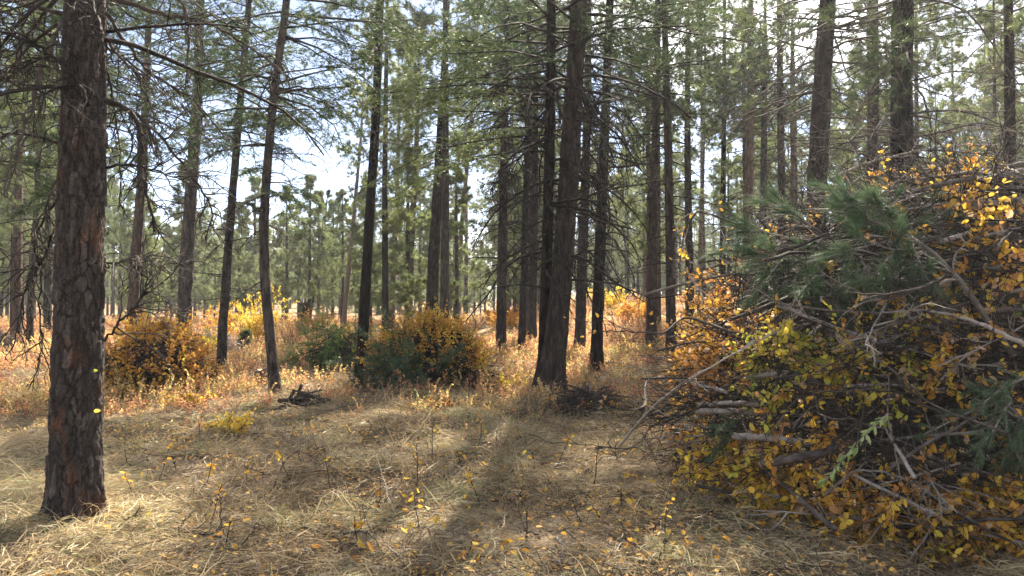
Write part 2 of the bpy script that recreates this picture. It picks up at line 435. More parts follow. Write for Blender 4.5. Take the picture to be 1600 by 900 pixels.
class Tree:
    """A conifer: trunk along points, dead limbs below, needled crown above."""
    def __init__(s, seed, pts, r0, H):
        s.rg = rng_(seed); s.seed = seed
        pts = A(pts); s.base = pts[0].copy()
        top = pts[-1]; d = norm(pts[-1] - pts[-2])
        d = norm(d * .6 + A([0, 0, .4]))
        zt = s.base[2] + H
        ext = []
        zz = top[2]
        if zt > zz + .5:
            for q in (0.5, 1.0):
                ext.append(top + d * ((zt - zz) * q / d[2]))
        s.P = np.concatenate([pts, A(ext)]) if ext else pts
        s.H, s.r0 = H, r0
    def ctr(s, z):
        zz = s.P[:, 2] - s.base[2]
        return np.stack([np.interp(z, zz, s.P[:, 0]), np.interp(z, zz, s.P[:, 1]), s.base[2] + z], -1)
    def rad(s, z):
        z = A(z); q = np.clip(z / max(s.H, 21.0), 0, 1)
        return s.r0 * np.maximum((1 - q) ** .85 * np.clip((s.H - z) / 3.0, 0, 1) ** .6, .03)
    def trunk(s, sides=18, step=.16, amp=.16, flare=.35, zdet=9.0):
        z = np.concatenate([A([-.25, -.1]), np.arange(0, min(zdet, s.H), step), np.linspace(min(zdet, s.H), s.H, 14)[0 if zdet < s.H else 13:]])
        b = Buf(); V, f = trunk_mesh(s.rg, s.ctr, s.rad, z, sides, amp, flare, s.seed % 97)
        b.add(V, None, f); return b
    def limbs(s, z, L, up, droop, wig=.1, P=8, az=None):
        n = len(z); rg = s.rg
        az = rg.random(n) * 2 * math.pi if az is None else az
        c = s.ctr(z); r = s.rad(z)
        d = np.stack([np.cos(az), np.sin(az), up], -1)
        p0 = c + np.stack([np.cos(az), np.sin(az), 0 * az], -1) * (r * .7)[:, None]
        return grow(rg, p0, d, L, P, droop, wig)
    def dead(s, buf, z0, z1, per_m, Lm, n2=7, n3=3, droop=.07, up=.0, rr=1.0, wig=.13):
        rg = s.rg; n = int((z1 - z0) * per_m)
        if n <= 0: return
        z = rg.uniform(z0, z1, n); L = Lm * rg.uniform(.3, 1.0, n) * (0.75 + .25 * (z - z0) / max(z1 - z0, .1))
        a = s.limbs(z, L, up + rg.normal(0, .2, n), droop * rg.uniform(.3, 1.6, n), wig, 9)
        ix = [0, 2, 4, 6, 8] if n3 < 2 else list(range(9))
        tubes(buf, a[:, ix], (rr * (.006 + .008 * L))[:, None] * np.linspace(1, .3, 9)[None, ix], 4 if n3 > 1 else 3, rg.random(n))
        if n2:
            p, d, par, t = spawn(rg, a, n2, .15, .97, .9, .35)
            l2 = L[par] * (.42 - .25 * t) * rg.uniform(.5, 1.4, len(p))
            b = grow(rg, p, d, l2, 6, .09, .2)
            jx = [0, 2, 3, 5] if n3 > 1 else [0, 2, 5]
            tubes(buf, b[:, jx], (rr * .006) * np.linspace(1, .45, len(jx))[None], 3, .5, cap=False)
            if n3:
                p, d, par, t = spawn(rg, b, n3, .2, .95, .8, .2)
                c = grow(rg, p, d, l2[par] * .5 * rg.uniform(.4, 1.2, len(p)), 4, .1, .25)
                tubes(buf, c[:, [0, 3]], (rr * .0042) * A([[1, .6]]), 3, .5, cap=False)
    def live(s, wood, leaf, z0, per_m, Lm, kind='pine', nl=.19, nw=.006, dens=1.0, zvis=1e9, up=.15, droop=.02, top=None, low=.55, n2_=9):
        """needled branches from z0 to the tip; above zvis fewer and coarser ones (out of the picture)"""
        rg = s.rg; H = top or s.H
        for lo, hi, q in ((z0, min(zvis, H * .985), 1.0), (max(z0, zvis), H * .985, .32)):
            if hi <= lo: continue
            n = int((hi - lo) * per_m * (1 if q == 1 else .6)); 
            if n <= 0: continue
            z = np.sort(rg.uniform(lo, hi, n)); t = (z - z0) / (H - z0)
            prof = np.minimum(1.0, low + (1 - low) * t / .25) * np.clip(1 - t, 0.04, 1) ** .7
            L = Lm * prof * rg.uniform(.6, 1.15, n)
            a = s.limbs(z, L, up + .5 * t + rg.normal(0, .15, n), droop * (1 - .5 * t) * rg.uniform(.3, 1.8, n), .10, 8)
            tubes(wood, a[:, [0, 2, 4, 7]], (.006 + .0085 * L)[:, None] * A([[1, .75, .5, .25]]), 4, rg.random(n))
            n2 = n2_ if q == 1 else 5
            p, d, par, t2 = spawn(rg, a, n2, .22, 1.0, .75, .6 if kind == 'fir' else .3)
            l2 = np.maximum(L[par] * (.5 - .3 * t2) * rg.uniform(.6, 1.25, len(p)), .12)
            b = grow(rg, p, d, l2, 5, .03 if kind == 'fir' else -.05, .12)
            tubes(wood, b[:, [0, 2, 4]], .005 * np.linspace(1, .4, 3)[None], 3, .5, cap=False)
            if kind == 'pine':
                # brushes of long needles toward the ends
                p3, d3, pa3, t3 = spawn(rg, b, 2 if q == 1 else 1, .35, .9, .6, .1)
                c = grow(rg, p3, d3, .5 * l2[pa3] * rg.uniform(.4, 1, len(p3)), 3, -.06, .1)
                if q == 1: tubes(wood, c[:, [0, 2]], .0035 * np.ones((1, 2)), 3, .5, cap=False)
                ends = np.concatenate([b[:, -1], c[:, -1]]); ed = norm(np.concatenate([b[:, -1] - b[:, -2], c[:, -1] - c[:, -2]]))
                k = max(3, int(26 * dens * q)); w_ = nw / q ** .8
                pp = np.repeat(ends, k, 0) - np.repeat(ed, k, 0) * rg.uniform(-.02, .10, (len(ends) * k, 1))
                dd = np.repeat(ed, k, 0) * .8 + rg.normal(0, .45, (len(ends) * k, 3))
                tn = np.repeat(rg.random(len(ends)) * .6, k) + rg.random(len(pp)) * .4
                needles(leaf, rg, pp, dd, nl * rg.uniform(.6, 1.1, len(pp)), w_, tn)
            else:
                p3, d3, pa3, t3 = spawn(rg, b, 6 if q == 1 else 2, .1, .95, .75, .6)
                l3 = l2[pa3] * (.55 - .35 * t3) * rg.uniform(.6, 1.2, len(p3)) + .03
                c = grow(rg, p3, d3, l3, 3, .03, .08)
                k = max(3, int(13 * dens * q)); w_ = nw / q ** .8
                for src, kk in ((b, k + 5), (c, k + 1)):
                    nn = len(src); par4 = np.repeat(np.arange(nn), kk)
                    pp, tg = pick(src, par4, rg.random(nn * kk))
                    sd = rg.choice([-1.0, 1.0], nn * kk)[:, None] * norm(np.cross(tg, A([0, 0, 1.0])))
                    dd = tg * .6 + sd * .6 + rg.normal(0, .4, pp.shape) - A([0, 0, .15])
                    tn = np.repeat(rg.random(nn) * .5, kk) + rg.random(nn * kk) * .5
                    needles(leaf, rg, pp, dd, nl * rg.uniform(.7, 1.3, len(pp)), w_, tn)

TREES = {}
def plant(name, label, cat, trunk_px, w, species, Y=None, H=None, bark='bark', dead=None, live=None, seed=1, sides=16, group=None, leafmat=None, z_max=None, woodmat=None, amp=.26, flare=.4, step=.13):
    """trunk_px: [(px,py)...] from the foot upward, w: trunk width in photo pixels near breast height"""
    if Y is None:
        g = ground_at(*trunk_px[0]); Y = g[1]
    x0 = at(trunk_px[0][0], trunk_px[0][1], Y)[0]
    base = np.array([x0, Y, gz(x0, Y)])
    rg = rng_(seed)
    pts = [base] + [at(px, py, Y) + A([0, rg.normal(0, .02 * Y / 10), 0]) for px, py in trunk_px[1:]]
    r0 = w * Y / F / 2 * .97
    H = H or 18.0
    t = Tree(seed, pts, r0, H)
    root = empty(name, base, label, cat, group)
    link('trunk', t.trunk(sides + 4, amp=amp, flare=flare, step=step).mesh('trunk', M[bark], base), root)
    zvis = CAMZ - base[2] + Y * .42 + 1.2
    wood, leaf = Buf(), Buf()
    if dead:
        for d in (dead if isinstance(dead, list) else [dead]):
            d = dict(d)
            if d.pop('thick', 0): d['n3'] = 2; d['rr'] = 1.5
            elif Y > 20: d['n3'] = min(d.get('n3', 3), 1); d['n2'] = 5; d['rr'] = 1.3
            else: d['n3'] = min(d.get('n3', 3), 2)
            t.dead(wood, **d)
    if live:
        for l in (live if isinstance(live, list) else [live]):
            l = dict(l); l['nw'] = max(.0055, min(.015, Y * .00050)) if species == 'pine' else max(.009, min(.016, Y * .00095)); l['nl'] = .20 if species == 'pine' else .066
            l['per_m'] *= 1.15 if species == 'pine' else 1.25; l['Lm'] *= 1.1; l['n2_'] = 9 if Y < 20 else (7 if Y < 30 else 6)
            t.live(wood, leaf, kind=species, zvis=zvis, **l)
    if wood.n: link('branches', wood.mesh('branches', M[woodmat or 'stick_dark'], base), root, 'stuff')
    if leaf.n: link('crown', leaf.mesh('crown', M[leafmat or species], base, smooth_=False), root)
    TREES[label] = (t, root)
    return t, root

D = lambda z0, z1, n, L, **k: dict(z0=z0, z1=z1, per_m=n, Lm=L, **k)
LV_ = lambda z0, n, L, **k: dict(z0=z0, per_m=n, Lm=L, **k)

# -- the near pine at the left
def near_pine():
    g = ground_at(117, 812); Y = g[1]
    base = np.array([g[0], Y, g[2]])
    pts = [base] + [at(px, py, Y) for px, py in ((118, 700), (122, 500), (127, 330), (132, 150), (134, 0))]
    t = Tree(11, pts, 74 * Y / F / 2, 17.0)
    t.rad = lambda z: t.r0 * np.maximum(.03, 1.02 - .25 * np.clip(A(z) / 4.0, 0, 1) - .71 * np.clip((A(z) - 4) / 13.0, 0, 1))
    root = empty('pine_tree', base, 'thick reddish-brown pine with flaky plated bark, closest trunk at the left edge', 'tree', 'pine trees')
    # bark in plates: jittered cells wrapped round the stem, joints recessed
    z = np.concatenate([np.arange(-.15, 4.6, .0125), np.linspace(4.6, 17.0, 26)[1:]])
    sides = 170; th = np.arange(sides) * 2 * math.pi / sides
    TH, Z = np.meshgrid(th, z); U = TH / (2 * math.pi); rg = rng_(5)
    def cells(nu, nz_, seed):
        wz = Z * nz_ + 2.2 * (fbm(U * 9, Z * 4, seed, 3) * (1 - U) + fbm((U - 1) * 9, Z * 4, seed, 3) * U)
        wu = U * nu + 2.4 * (fbm(U * 11, Z * 6, seed + 4, 3) * (1 - U) + fbm((U - 1) * 11, Z * 6, seed + 4, 3) * U)
        i0, j0 = np.floor(wu), np.floor(wz)
        d1 = np.full(U.shape, 9.0); d2 = np.full(U.shape, 9.0); idn = np.zeros(U.shape)
        for a in (-1, 0, 1):
            for b_ in (-1, 0, 1):
                i, j = i0 + a, j0 + b_; im = np.mod(i, nu)
                cx = i + hash2(im, j, seed); cz = j + hash2(im, j, seed + 1.7)
                d = np.hypot(wu - cx, wz - cz); h_ = hash2(im, j, seed + 3.1)
                near = d < d1
                d2 = np.where(near, d1, np.minimum(d2, d)); idn = np.where(near, h_, idn); d1 = np.where(near, d, d1)
        return d2 - d1, idn
    e1, c1 = cells(25, 7.0, 2.0); e2, c2 = cells(58, 26.0, 8.0)
    rel = smooth(.0, .13, e1) * (.25 + .95 * c1) * .027 + smooth(0, .12, e2) * (.1 + 1.1 * c2) * .007
    rel = rel + .006 * (fbm(U * 60, Z * 40, 31, 3) - .5) * np.minimum(1, np.minimum(U, 1 - U) * 20)
    r = t.rad(z)[:, None]
    lob = np.sin(TH * 4 + .6) * .5 + np.sin(TH * 7 + 2) * .4
    RR = r * (1 + .22 * np.exp(-np.maximum(Z, 0) / .13) * (1 + 1.0 * lob)) - .022 + rel * np.clip(r / .15, .2, 1)
    Cc = t.ctr(z)
    V = np.stack([Cc[:, None, 0] + RR * np.cos(TH), Cc[:, None, 1] + RR * np.sin(TH), Cc[:, None, 2] + 0 * TH], -1)
    idx = np.arange(V.shape[0] * sides).reshape(-1, sides); nx = np.roll(idx, -1, 1)
    b = Buf(); tone = np.clip(.08 + .55 * c1 * smooth(0, .2, e1) + .35 * c2, 0, 1)
    b.add(V, None, np.stack([idx[:-1], nx[:-1], nx[1:], idx[1:]], -1).reshape(-1, 4), tone)
    # plates keep their own colours (grey weathered faces, some rusty where flakes have fallen)
    m, nt, o = material('plated_bark')
    a = nd(nt, 'ShaderNodeAttribute', attribute_name='tone'); tcx = nd(nt, 'ShaderNodeTexCoord')
    mpp = nd(nt, 'ShaderNodeMapping'); mpp.inputs['Scale'].default_value = (1, 1, .35); nt.links.new(tcx.outputs['Object'], mpp.inputs[0])
    n1 = nd(nt, 'ShaderNodeTexNoise', i_Scale=8.0, i_Detail=7.0); n2 = nd(nt, 'ShaderNodeTexNoise', i_Scale=60.0, i_Detail=6.0, i_Roughness=.7)
    nt.links.new(mpp.outputs[0], n1.inputs['Vector']); nt.links.new(tcx.outputs['Object'], n2.inputs['Vector'])
    ca = ramp(nt, [(0, (.012, .009, .008)), (.3, (.026, .020, .017)), (.6, (.047, .038, .033)), (.85, (.073, .061, .054)), (1, (.13, .112, .10))], a.outputs['Fac'])
    cb = ramp(nt, [(0, (.035, .018, .011)), (.4, (.095, .040, .020)), (1, (.19, .080, .036))], a.outputs['Fac'])
    mk = ramp(nt, [(.56, (0, 0, 0)), (.74, (.85, .85, .85))], n1.outputs['Fac'])
    mc = nd(nt, 'ShaderNodeMixRGB'); nt.links.new(mk, mc.inputs[0]); nt.links.new(ca, mc.inputs[1]); nt.links.new(cb, mc.inputs[2])
    ml = nd(nt, 'ShaderNodeMixRGB', blend_type='MULTIPLY'); ml.inputs[0].default_value = .8
    cc = ramp(nt, [(.32, (.3, .3, .3)), (.68, (1.5, 1.5, 1.5))], n2.outputs['Fac'])
    nt.links.new(mc.outputs[0], ml.inputs[1]); nt.links.new(cc, ml.inputs[2])
    p = nd(nt, 'ShaderNodeBsdfPrincipled', i_Roughness=.85); p.inputs['Specular IOR Level'].default_value = .2
    bp = nd(nt, 'ShaderNodeBump', i_Strength=.7, i_Distance=.012); nt.links.new(n2.outputs['Fac'], bp.inputs['Height'])
    nt.links.new(ml.outputs[0], p.inputs['Base Color']); nt.links.new(bp.outputs[0], p.inputs['Normal']); nt.links.new(p.outputs[0], o.inputs['Surface'])
    link('trunk', b.mesh('trunk', m, base), root)
    # its dead limbs, each one a part: (pixels of the curve, thickness mm, how far in front of the trunk axis it starts and ends)
    limbs = [
        ([(140, 165), (128, 140), (110, 115), (80, 85), (45, 65), (0, 48), (-60, 38)], 13, -.16, -.5),
        ([(104, 24), (60, 10), (10, 2), (-50, -8)], 12, .0, .3),
        ([(102, 30), (88, 50), (66, 100), (54, 145), (44, 190), (16, 240), (8, 310)], 11, -.05, -.5),
        ([(100, 228), (60, 212), (0, 207), (-40, 205)], 8, .0, -.3),
        ([(98, 262), (80, 300), (66, 335), (46, 375), (48, 440)], 7, -.1, .1),
        ([(95, 335), (80, 378), (63, 413), (43, 443), (33, 483), (20, 547)], 8, .05, .1),
        ([(98, 300), (66, 345), (50, 383), (63, 413), (62, 483), (65, 537), (57, 580)], 7, .1, .4),
        ([(98, 92), (70, 90), (40, 97), (-10, 112)], 9, .1, .6),
        ([(165, 158), (200, 168), (220, 200), (218, 265), (235, 325), (242, 360)], 14, -.1, -.2),
        ([(165, 160), (205, 170), (240, 200), (280, 250), (318, 298), (333, 335), (322, 380)], 9, -.1, .2),
        ([(166, 262), (200, 255), (250, 268), (305, 292)], 7, .05, -.1),
        ([(134, -20), (148, 25), (160, 52), (152, 78)], 20, -.16, -.28),
        ([(160, -60), (230, -50), (284, 0), (296, 55), (290, 138)], 11, .0, .3),
        ([(162, 533), (187, 503), (217, 473), (229, 452), (230, 400)], 7, -.1, .1),
        ([(163, 420), (180, 411), (212, 400), (240, 404), (258, 425)], 6, .1, .0),
        ([(165, 20), (205, 80), (240, 120), (300, 150), (340, 200)], 10, .0, .5),
        ([(165, 60), (190, 90), (216, 120), (240, 175), (246, 240)], 8, .1, .4),
        ([(166, -10), (240, 20), (330, 35), (400, 80), (450, 120)], 12, .1, .6),
        ([(104, -20), (70, 20), (30, 70), (20, 130), (5, 170)], 9, .2, .7),
        ([(165, 95), (176, 150), (186, 220), (190, 330)], 6, .15, .3),
    ]
    for px, mm, f0, f1 in limbs:
        n = len(px); rg = rng_(int(px[0][0] * 7 + px[0][1] + mm))
        P0 = A([at(x, y, Y + f0 + (f1 - f0) * i / (n - 1)) for i, (x, y) in enumerate(px)])
        s = np.linspace(0, n - 1, 26); k = np.arange(n)
        path = np.stack([np.interp(s, k, P0[:, c]) for c in range(3)], -1)
        # rounded corners and a gnarled line
        for _ in range(2): path[1:-1] = .25 * path[:-2] + .5 * path[1:-1] + .25 * path[2:]
        path[1:] += rg.normal(0, .006, (25, 3))
        bb = Buf(); r1 = mm / 680
        tubes(bb, path[None], r1 * np.linspace(1.1, .32, 26)[None] * (1 + rg.normal(0, .08, (1, 26))), 6, .5)
        nn = max(9, int(len(px) * 3.4))
        p, d, par, tt = spawn(rg, path[None], nn, .12, .98, .85, .2)
        l2 = rg.uniform(.18, .62, len(p)) * (1.1 - .6 * tt)
        c = grow(rg, p, d, l2, 8, .09, .22); tubes(bb, c, (.0060 * np.linspace(1, .45, 8))[None], 4, .5)
        p, d, par, tt = spawn(rg, c, 4, .2, .95, .8, .1)
        e = grow(rg, p, d, l2[par] * rg.uniform(.2, .6, len(p)), 5, .1, .26); tubes(bb, e, (.0038 * np.linspace(1, .5, 5))[None], 3, .5)
        link('branch', bb.mesh('branch', M['stick_dark'], base), root)
    wood, leaf = Buf(), Buf()
    t.dead(wood, 4.6, 7.0, 4, 2.0, 6, 2); t.dead(wood, 2.7, 4.6, 9, 2.3, 8, 2, droop=.12, up=.15)
    t.live(wood, leaf, 6.2, 3.2, 2.4, 'pine', zvis=7.0, nw=.008)
    link('branches', wood.mesh('branches', M['stick_dark'], base), root, 'stuff'); link('crown', leaf.mesh('crown', M['pine'], base, smooth_=False), root)
    return t, root
PINE, PINE_ROOT = near_pine()

G = 'pine trees'
# left middle distance
plant('pine_tree', 'straight reddish pine trunk rising behind the orange brush pile, just beyond the plated pine', 'tree', [(205, 520), (212, 400), (222, 250), (232, 100)], 18, 'pine', Y=25, H=19, bark='bark_red', dead=D(3, 9, 4, 1.8), live=LV_(7.6, 7, 3.2, droop=.05), seed=21, group=G)
plant('pine_tree', 'brown pine with a straight broad trunk between the plated pine and two thin bent ones', 'tree', [(286, 540), (292, 430), (303, 250), (311, 120), (316, -60)], 24, 'pine', Y=24, H=20, dead=D(2.5, 8, 5, 2.4), live=LV_(6.8, 9, 3.6, droop=.06), seed=22, group=G)
plant('fir_tree', 'slim fir with a pale scar low on its trunk beside the orange pile', 'tree', [(346, 586), (347, 520), (357, 380), (372, 200), (388, 40), (392, -50)], 15, 'fir', H=15, bark='bark', dead=D(1.6, 5, 5, 1.3, n3=2), live=[LV_(4.0, 1.6, 1.7, droop=.06), LV_(5.4, 9, 2.5, droop=.07)], seed=23, group='fir trees', sides=14)
plant('fir_tree', 'thin fir with a curved trunk leaning over the stump', 'tree', [(430, 617), (424, 560), (413, 430), (413, 340), (421, 220), (430, 130), (446, 20)], 17, 'fir', H=14, bark='bark', dead=D(1.8, 5, 6, 1.7, n3=3), live=[LV_(3.4, 2.0, 2.2, droop=.07), LV_(5.1, 9, 3.1, droop=.08)], seed=24, group='fir trees', sides=14)
plant('pine_tree', 'black-barked pine at the left end of the yellow-topped brush pile', 'tree', [(563, 596), (568, 500), (577, 350), (588, 180), (595, 0), (598, -80)], 18, 'pine', H=20, bark='bark_dark', dead=D(4.2, 9, 4, 1.8), live=LV_(6.8, 4.5, 2.4), seed=25, group=G)
plant('pine_tree', 'very thin pale pine leaning right behind the green brush pile', 'tree', [(536, 512), (546, 420), (556, 320), (563, 220)], 8, 'pine', Y=45, H=17, bark='bark_pale', dead=D(3, 9, 3, 1.2, n3=0), live=LV_(7, 4, 1.6, nw=.012), seed=26, group=G)
plant('pine_tree', 'slender reddish pine, first of the pair rising over the yellow-topped pile', 'tree', [(611, 505), (614, 430), (620, 300)], 10, 'pine', Y=44, H=15, bark='bark_red', live=LV_(3.4, 7, 2.4), seed=27, group=G)
plant('pine_tree', 'slender reddish pine with hanging boughs, second of the pair over the yellow-topped pile', 'tree', [(637, 505), (642, 400), (650, 250)], 13, 'pine', Y=40, H=17, bark='bark_red', dead=D(3.5, 8, 4, 1.5, n3=0), live=LV_(4.4, 6, 2.6), seed=28, group=G)
plant('pine_tree', 'tall grey-brown pine standing straight behind the yellow-topped brush pile', 'tree', [(673, 505), (678, 400), (688, 220), (697, 60), (700, -30)], 21, 'pine', Y=33, H=22, dead=D(5.5, 11, 4, 2.0, n3=2), live=LV_(7.5, 5.5, 3.2), seed=29, group=G)
plant('pine_tree', 'pale narrow pine next to the tall grey-brown one', 'tree', [(713, 505), (719, 380), (734, 210), (744, 90)], 10, 'pine', Y=40, H=20, bark='bark_pale', dead=D(6, 11, 3, 1.2, n3=0), live=LV_(9, 5, 2.1), seed=30, group=G)
plant('fir_tree', 'dark fir with drooping dead twigs standing alone on the pale grass', 'tree', [(783, 556), (784, 450), (787, 260), (790, 120)], 17, 'fir', H=18, bark='bark', dead=D(2.6, 9.5, 14, 2.1, n3=3, droop=.16, thick=1), live=LV_(7.5, 8, 2.6), seed=31, group='fir trees')
plant('pine_tree', 'narrow grey pine, left of the two close behind the double fir', 'tree', [(815, 552), (819, 400), (823, 250)], 12, 'pine', H=14.1, bark='bark', dead=D(3.2, 9, 6, 1.5, n3=2), live=LV_(7.8, 5.0, 2.3), seed=32, group=G)
plant('pine_tree', 'narrow grey pine, touching the left stem of the double fir', 'tree', [(831, 541), (834, 400), (836, 250)], 14, 'pine', H=14.8, bark='bark', dead=D(3.2, 9, 6, 1.5, n3=2), live=LV_(7.8, 5.0, 2.3), seed=33, group=G)

plant('fir_tree', 'dark fir mostly hidden behind the plated pine, its green boughs drooping out on one side', 'tree', [(128, 640), (130, 500), (134, 300), (138, 100), (140, -60)], 20, 'fir', Y=11.5, H=15, bark='bark_dark', dead=D(2.2, 6, 6, 1.4), live=[LV_(2.0, 2.2, 1.5, top=9, droop=.09), LV_(4.2, 6, 2.6)], seed=34, group='fir trees')
plant('pine_tree', 'pine just outside the left edge whose needled boughs hang into the top corner', 'tree', [(-150, 660), (-150, 400), (-148, 100)], 40, 'pine', Y=10.5, H=17, dead=D(2.2, 5, 6, 2.2), live=LV_(3.2, 9, 3.8, droop=.07), seed=35, group=G)
# the double fir in the middle
def double_fir():
    Y = ground_at(853, 620)[1]; x0 = at(853, 620, Y)[0]; base = np.array([x0, Y, gz(x0, Y)])
    root = empty('fir_tree', base, 'big dark fir with two stems joined at the foot and bare drooping limbs, mid picture', 'tree', 'fir trees')
    wood, leaf = Buf(), Buf()
    zv = 12.0
    for k, (px, w, dy, H, seed) in enumerate(([[(845, 620), (850, 570), (854, 430), (858, 260), (861, 80), (862, -60)], 20, .10, 17, 41],
                                              [[(858, 622), (864, 570), (881, 400), (893, 200), (904, 20), (908, -60)], 37, 0, 15.5, 42])):
        p = [at(a, b, Y + dy) for a, b in px]; p[0][2] = base[2]
        t = Tree(seed, p, w * Y / F / 2, H)
        link('trunk', t.trunk(40, .05, .26, 1.0).mesh('trunk', M['bark_dark'], base), root)
        t.dead(wood, 1.9, 6.5, 13 if k else 8, 2.7, 8, 3, droop=.14, up=.1, rr=1.35)
        # long green boughs reaching out to the left of the stem and upward ones
        zz = A([4.7, 5.0, 5.3, 5.6, 6.0, 6.3, 6.6]); 
        t.live(wood, leaf, 5.9, 5.5, 3.6, 'fir', nl=.06, nw=.013, zvis=zv, up=.05, droop=.06, low=.8)
        if k == 0:
            rg = rng_(77)
            z = A([4.45, 4.75, 5.0, 5.3, 5.55, 5.8, 6.1, 4.9, 5.5, 6.2]); az = math.pi + A([.1, -.25, .45, -.5, .2, -.1, .5, -.8, -.3, .2])
            L = A([2.6, 3.4, 2.6, 2.8, 3.3, 3.0, 2.6, 2.2, 3.0, 3.0])
            a = t.limbs(z, L, np.full(10, .12), .035, .05, 9, az)
            tubes(wood, a, .022 * np.linspace(1, .25, 9)[None], 5, .5)
            q, d, par, tt = spawn(rg, a, 16, .2, 1.0, .8, .8); l2 = L[par] * (.42 - .26 * tt) * rg.uniform(.7, 1.2, len(q))
            b = grow(rg, q, d, l2, 6, .05, .08); tubes(wood, b, .005 * np.linspace(1, .4, 6)[None], 3, .5)
            q, d, par, tt = spawn(rg, b, 7, .1, .98, .7, .85); c = grow(rg, q, d, l2[par] * (.5 - .3 * tt) + .04, 4, .05, .08)
            for src, kk in ((b, 34), (c, 21)):
                par4 = np.repeat(np.arange(len(src)), kk); pp, tg = pick(src, par4, rg.random(len(par4)))
                sd = rg.choice([-1., 1.], len(par4))[:, None] * norm(np.cross(tg, A([0, 0, 1.])))
                needles(leaf, rg, pp, tg * .6 + sd * .7 + rg.normal(0, .25, pp.shape), .055 * rg.uniform(.7, 1.3, len(pp)), .012, np.repeat(rg.random(len(src)) * .6 + .35, kk) + rg.random(len(pp)) * .2)
    link('branches', wood.mesh('branches', M['stick_dark'], base), root, 'stuff'); link('crown', leaf.mesh('crown', M['fir'], base, smooth_=False), root)
double_fir()
plant('pine_tree', 'brownish pine behind the right side of the double fir, standing in orange cover', 'tree', [(906, 549), (908, 450), (914, 300), (918, 150)], 18, 'pine', H=14.8, bark='bark', dead=D(2.5, 9, 7, 1.8, n3=2), live=LV_(6.8, 6.0, 2.6), seed=51, group=G)
plant('pine_tree', 'straight dark pine beside the double fir, thin grey log at its foot', 'tree', [(931, 577), (934, 480), (941, 300), (948, 130), (953, 0)], 20, 'pine', H=14.8, bark='bark_dark', dead=D(2.2, 8.5, 14, 2.4, n3=3, droop=.15, thick=1), live=LV_(6.8, 7.0, 2.8), seed=52, group=G)
plant('pine_tree', 'dark slim pine, left one of the close pair over the big pile', 'tree', [(1017, 545), (1019, 450), (1021, 300), (1026, 170)], 17, 'pine', Y=25, H=14.1, bark='bark_dark', dead=D(2.4, 9, 10, 1.9, n3=2), live=LV_(7.3, 6.0, 2.6), seed=53, group=G)
plant('pine_tree', 'dark slim pine, right one of the close pair over the big pile', 'tree', [(1049, 540), (1047, 400), (1043, 200), (1039, 30)], 17, 'pine', Y=22, H=14.8, bark='bark_dark', dead=D(2.6, 8, 9, 2.0, n3=2), live=LV_(6.6, 7.0, 2.8), seed=54, group=G)
plant('pine_tree', 'thin grey-green pine pole in the bright sky gap', 'tree', [(1094, 500), (1096, 350), (1098, 200)], 9, 'pine', Y=38, H=17, bark='bark_pale', dead=D(3, 8, 4, 1.2, n3=0), live=LV_(5.5, 3, 1.4), seed=55, group=G)
plant('pine_tree', 'short dark bare pole pine at the edge of the bright sky gap', 'tree', [(1128, 500), (1129, 330), (1132, 140)], 11, 'pine', Y=32, H=18, bark='bark_dark', dead=D(4, 9, 4, 1.3, n3=0), live=LV_(8.3, 6.0, 2.2), seed=56, group=G)
plant('pine_tree', 'reddish pine, first of four thin trunks behind the top of the big pile', 'tree', [(1168, 500), (1170, 330), (1173, 150)], 18, 'pine', Y=27, H=14.1, bark='bark_red', dead=D(3, 10, 8, 2.0, n3=2), live=LV_(7.4, 4.3, 2.6), seed=57, group=G)
plant('pine_tree', 'grey pine, second of four thin trunks behind the top of the big pile', 'tree', [(1190, 500), (1192, 330), (1195, 120)], 14, 'pine', Y=29, H=14.1, bark='bark', dead=D(3, 10, 8, 1.8, n3=2), live=LV_(8.0, 4.3, 2.4), seed=58, group=G)
plant('pine_tree', 'dark pine, third of four thin trunks behind the top of the big pile', 'tree', [(1222, 500), (1221, 330), (1220, 100)], 15, 'pine', Y=23, H=13.3, bark='bark_dark', dead=D(2.6, 9, 11, 2.2, n3=2), live=LV_(7.0, 4.3, 2.6), seed=59, group=G)
plant('pine_tree', 'reddish pine, last of four thin trunks behind the top of the big pile', 'tree', [(1242, 500), (1240, 330), (1238, 100)], 14, 'pine', Y=30, H=13.3, bark='bark_red', dead=D(3, 9, 6, 1.8, n3=2), live=LV_(7.6, 4.3, 2.4), seed=60, group=G)
plant('pine_tree', 'thick dark pine with a weave of dead limbs, behind the cut pine bough', 'tree', [(1273, 500), (1276, 300), (1283, 140), (1296, -20)], 37, 'pine', Y=14.5, H=18, bark='bark_dark', dead=D(2.3, 7.5, 14, 2.6, n2=8, n3=2, droop=.08), live=LV_(5.9, 5.0, 2.9), seed=61, group=G, sides=24, woodmat='stick')
plant('pine_tree', 'dim brown pine between the two thick ones behind the big pile', 'tree', [(1362, 500), (1362, 300), (1363, 60)], 23, 'pine', Y=19, H=18, bark='bark', dead=D(2.4, 9, 12, 2.3, n3=2), live=LV_(6.8, 5.0, 2.7), seed=62, group=G)
plant('pine_tree', 'thick grey-brown pine with heavy bent limbs, right of the dim brown one', 'tree', [(1408, 500), (1409, 300), (1412, 120), (1410, -60)], 43, 'pine', Y=13, H=18, bark='bark', dead=D(2.2, 7, 15, 2.8, n2=8, n3=2, droop=.05), live=LV_(5.4, 5.0, 3.0), seed=63, group=G, sides=24, woodmat='stick')
plant('pine_tree', 'slim dark pine by the right edge, over the sticks of the big pile', 'tree', [(1580, 500), (1579, 300), (1576, 60)], 21, 'pine', Y=17, H=17, bark='bark_dark', dead=D(2.4, 8, 14, 2.2, n3=3), live=LV_(6.4, 5.0, 2.6), seed=64, group=G, woodmat='stick')
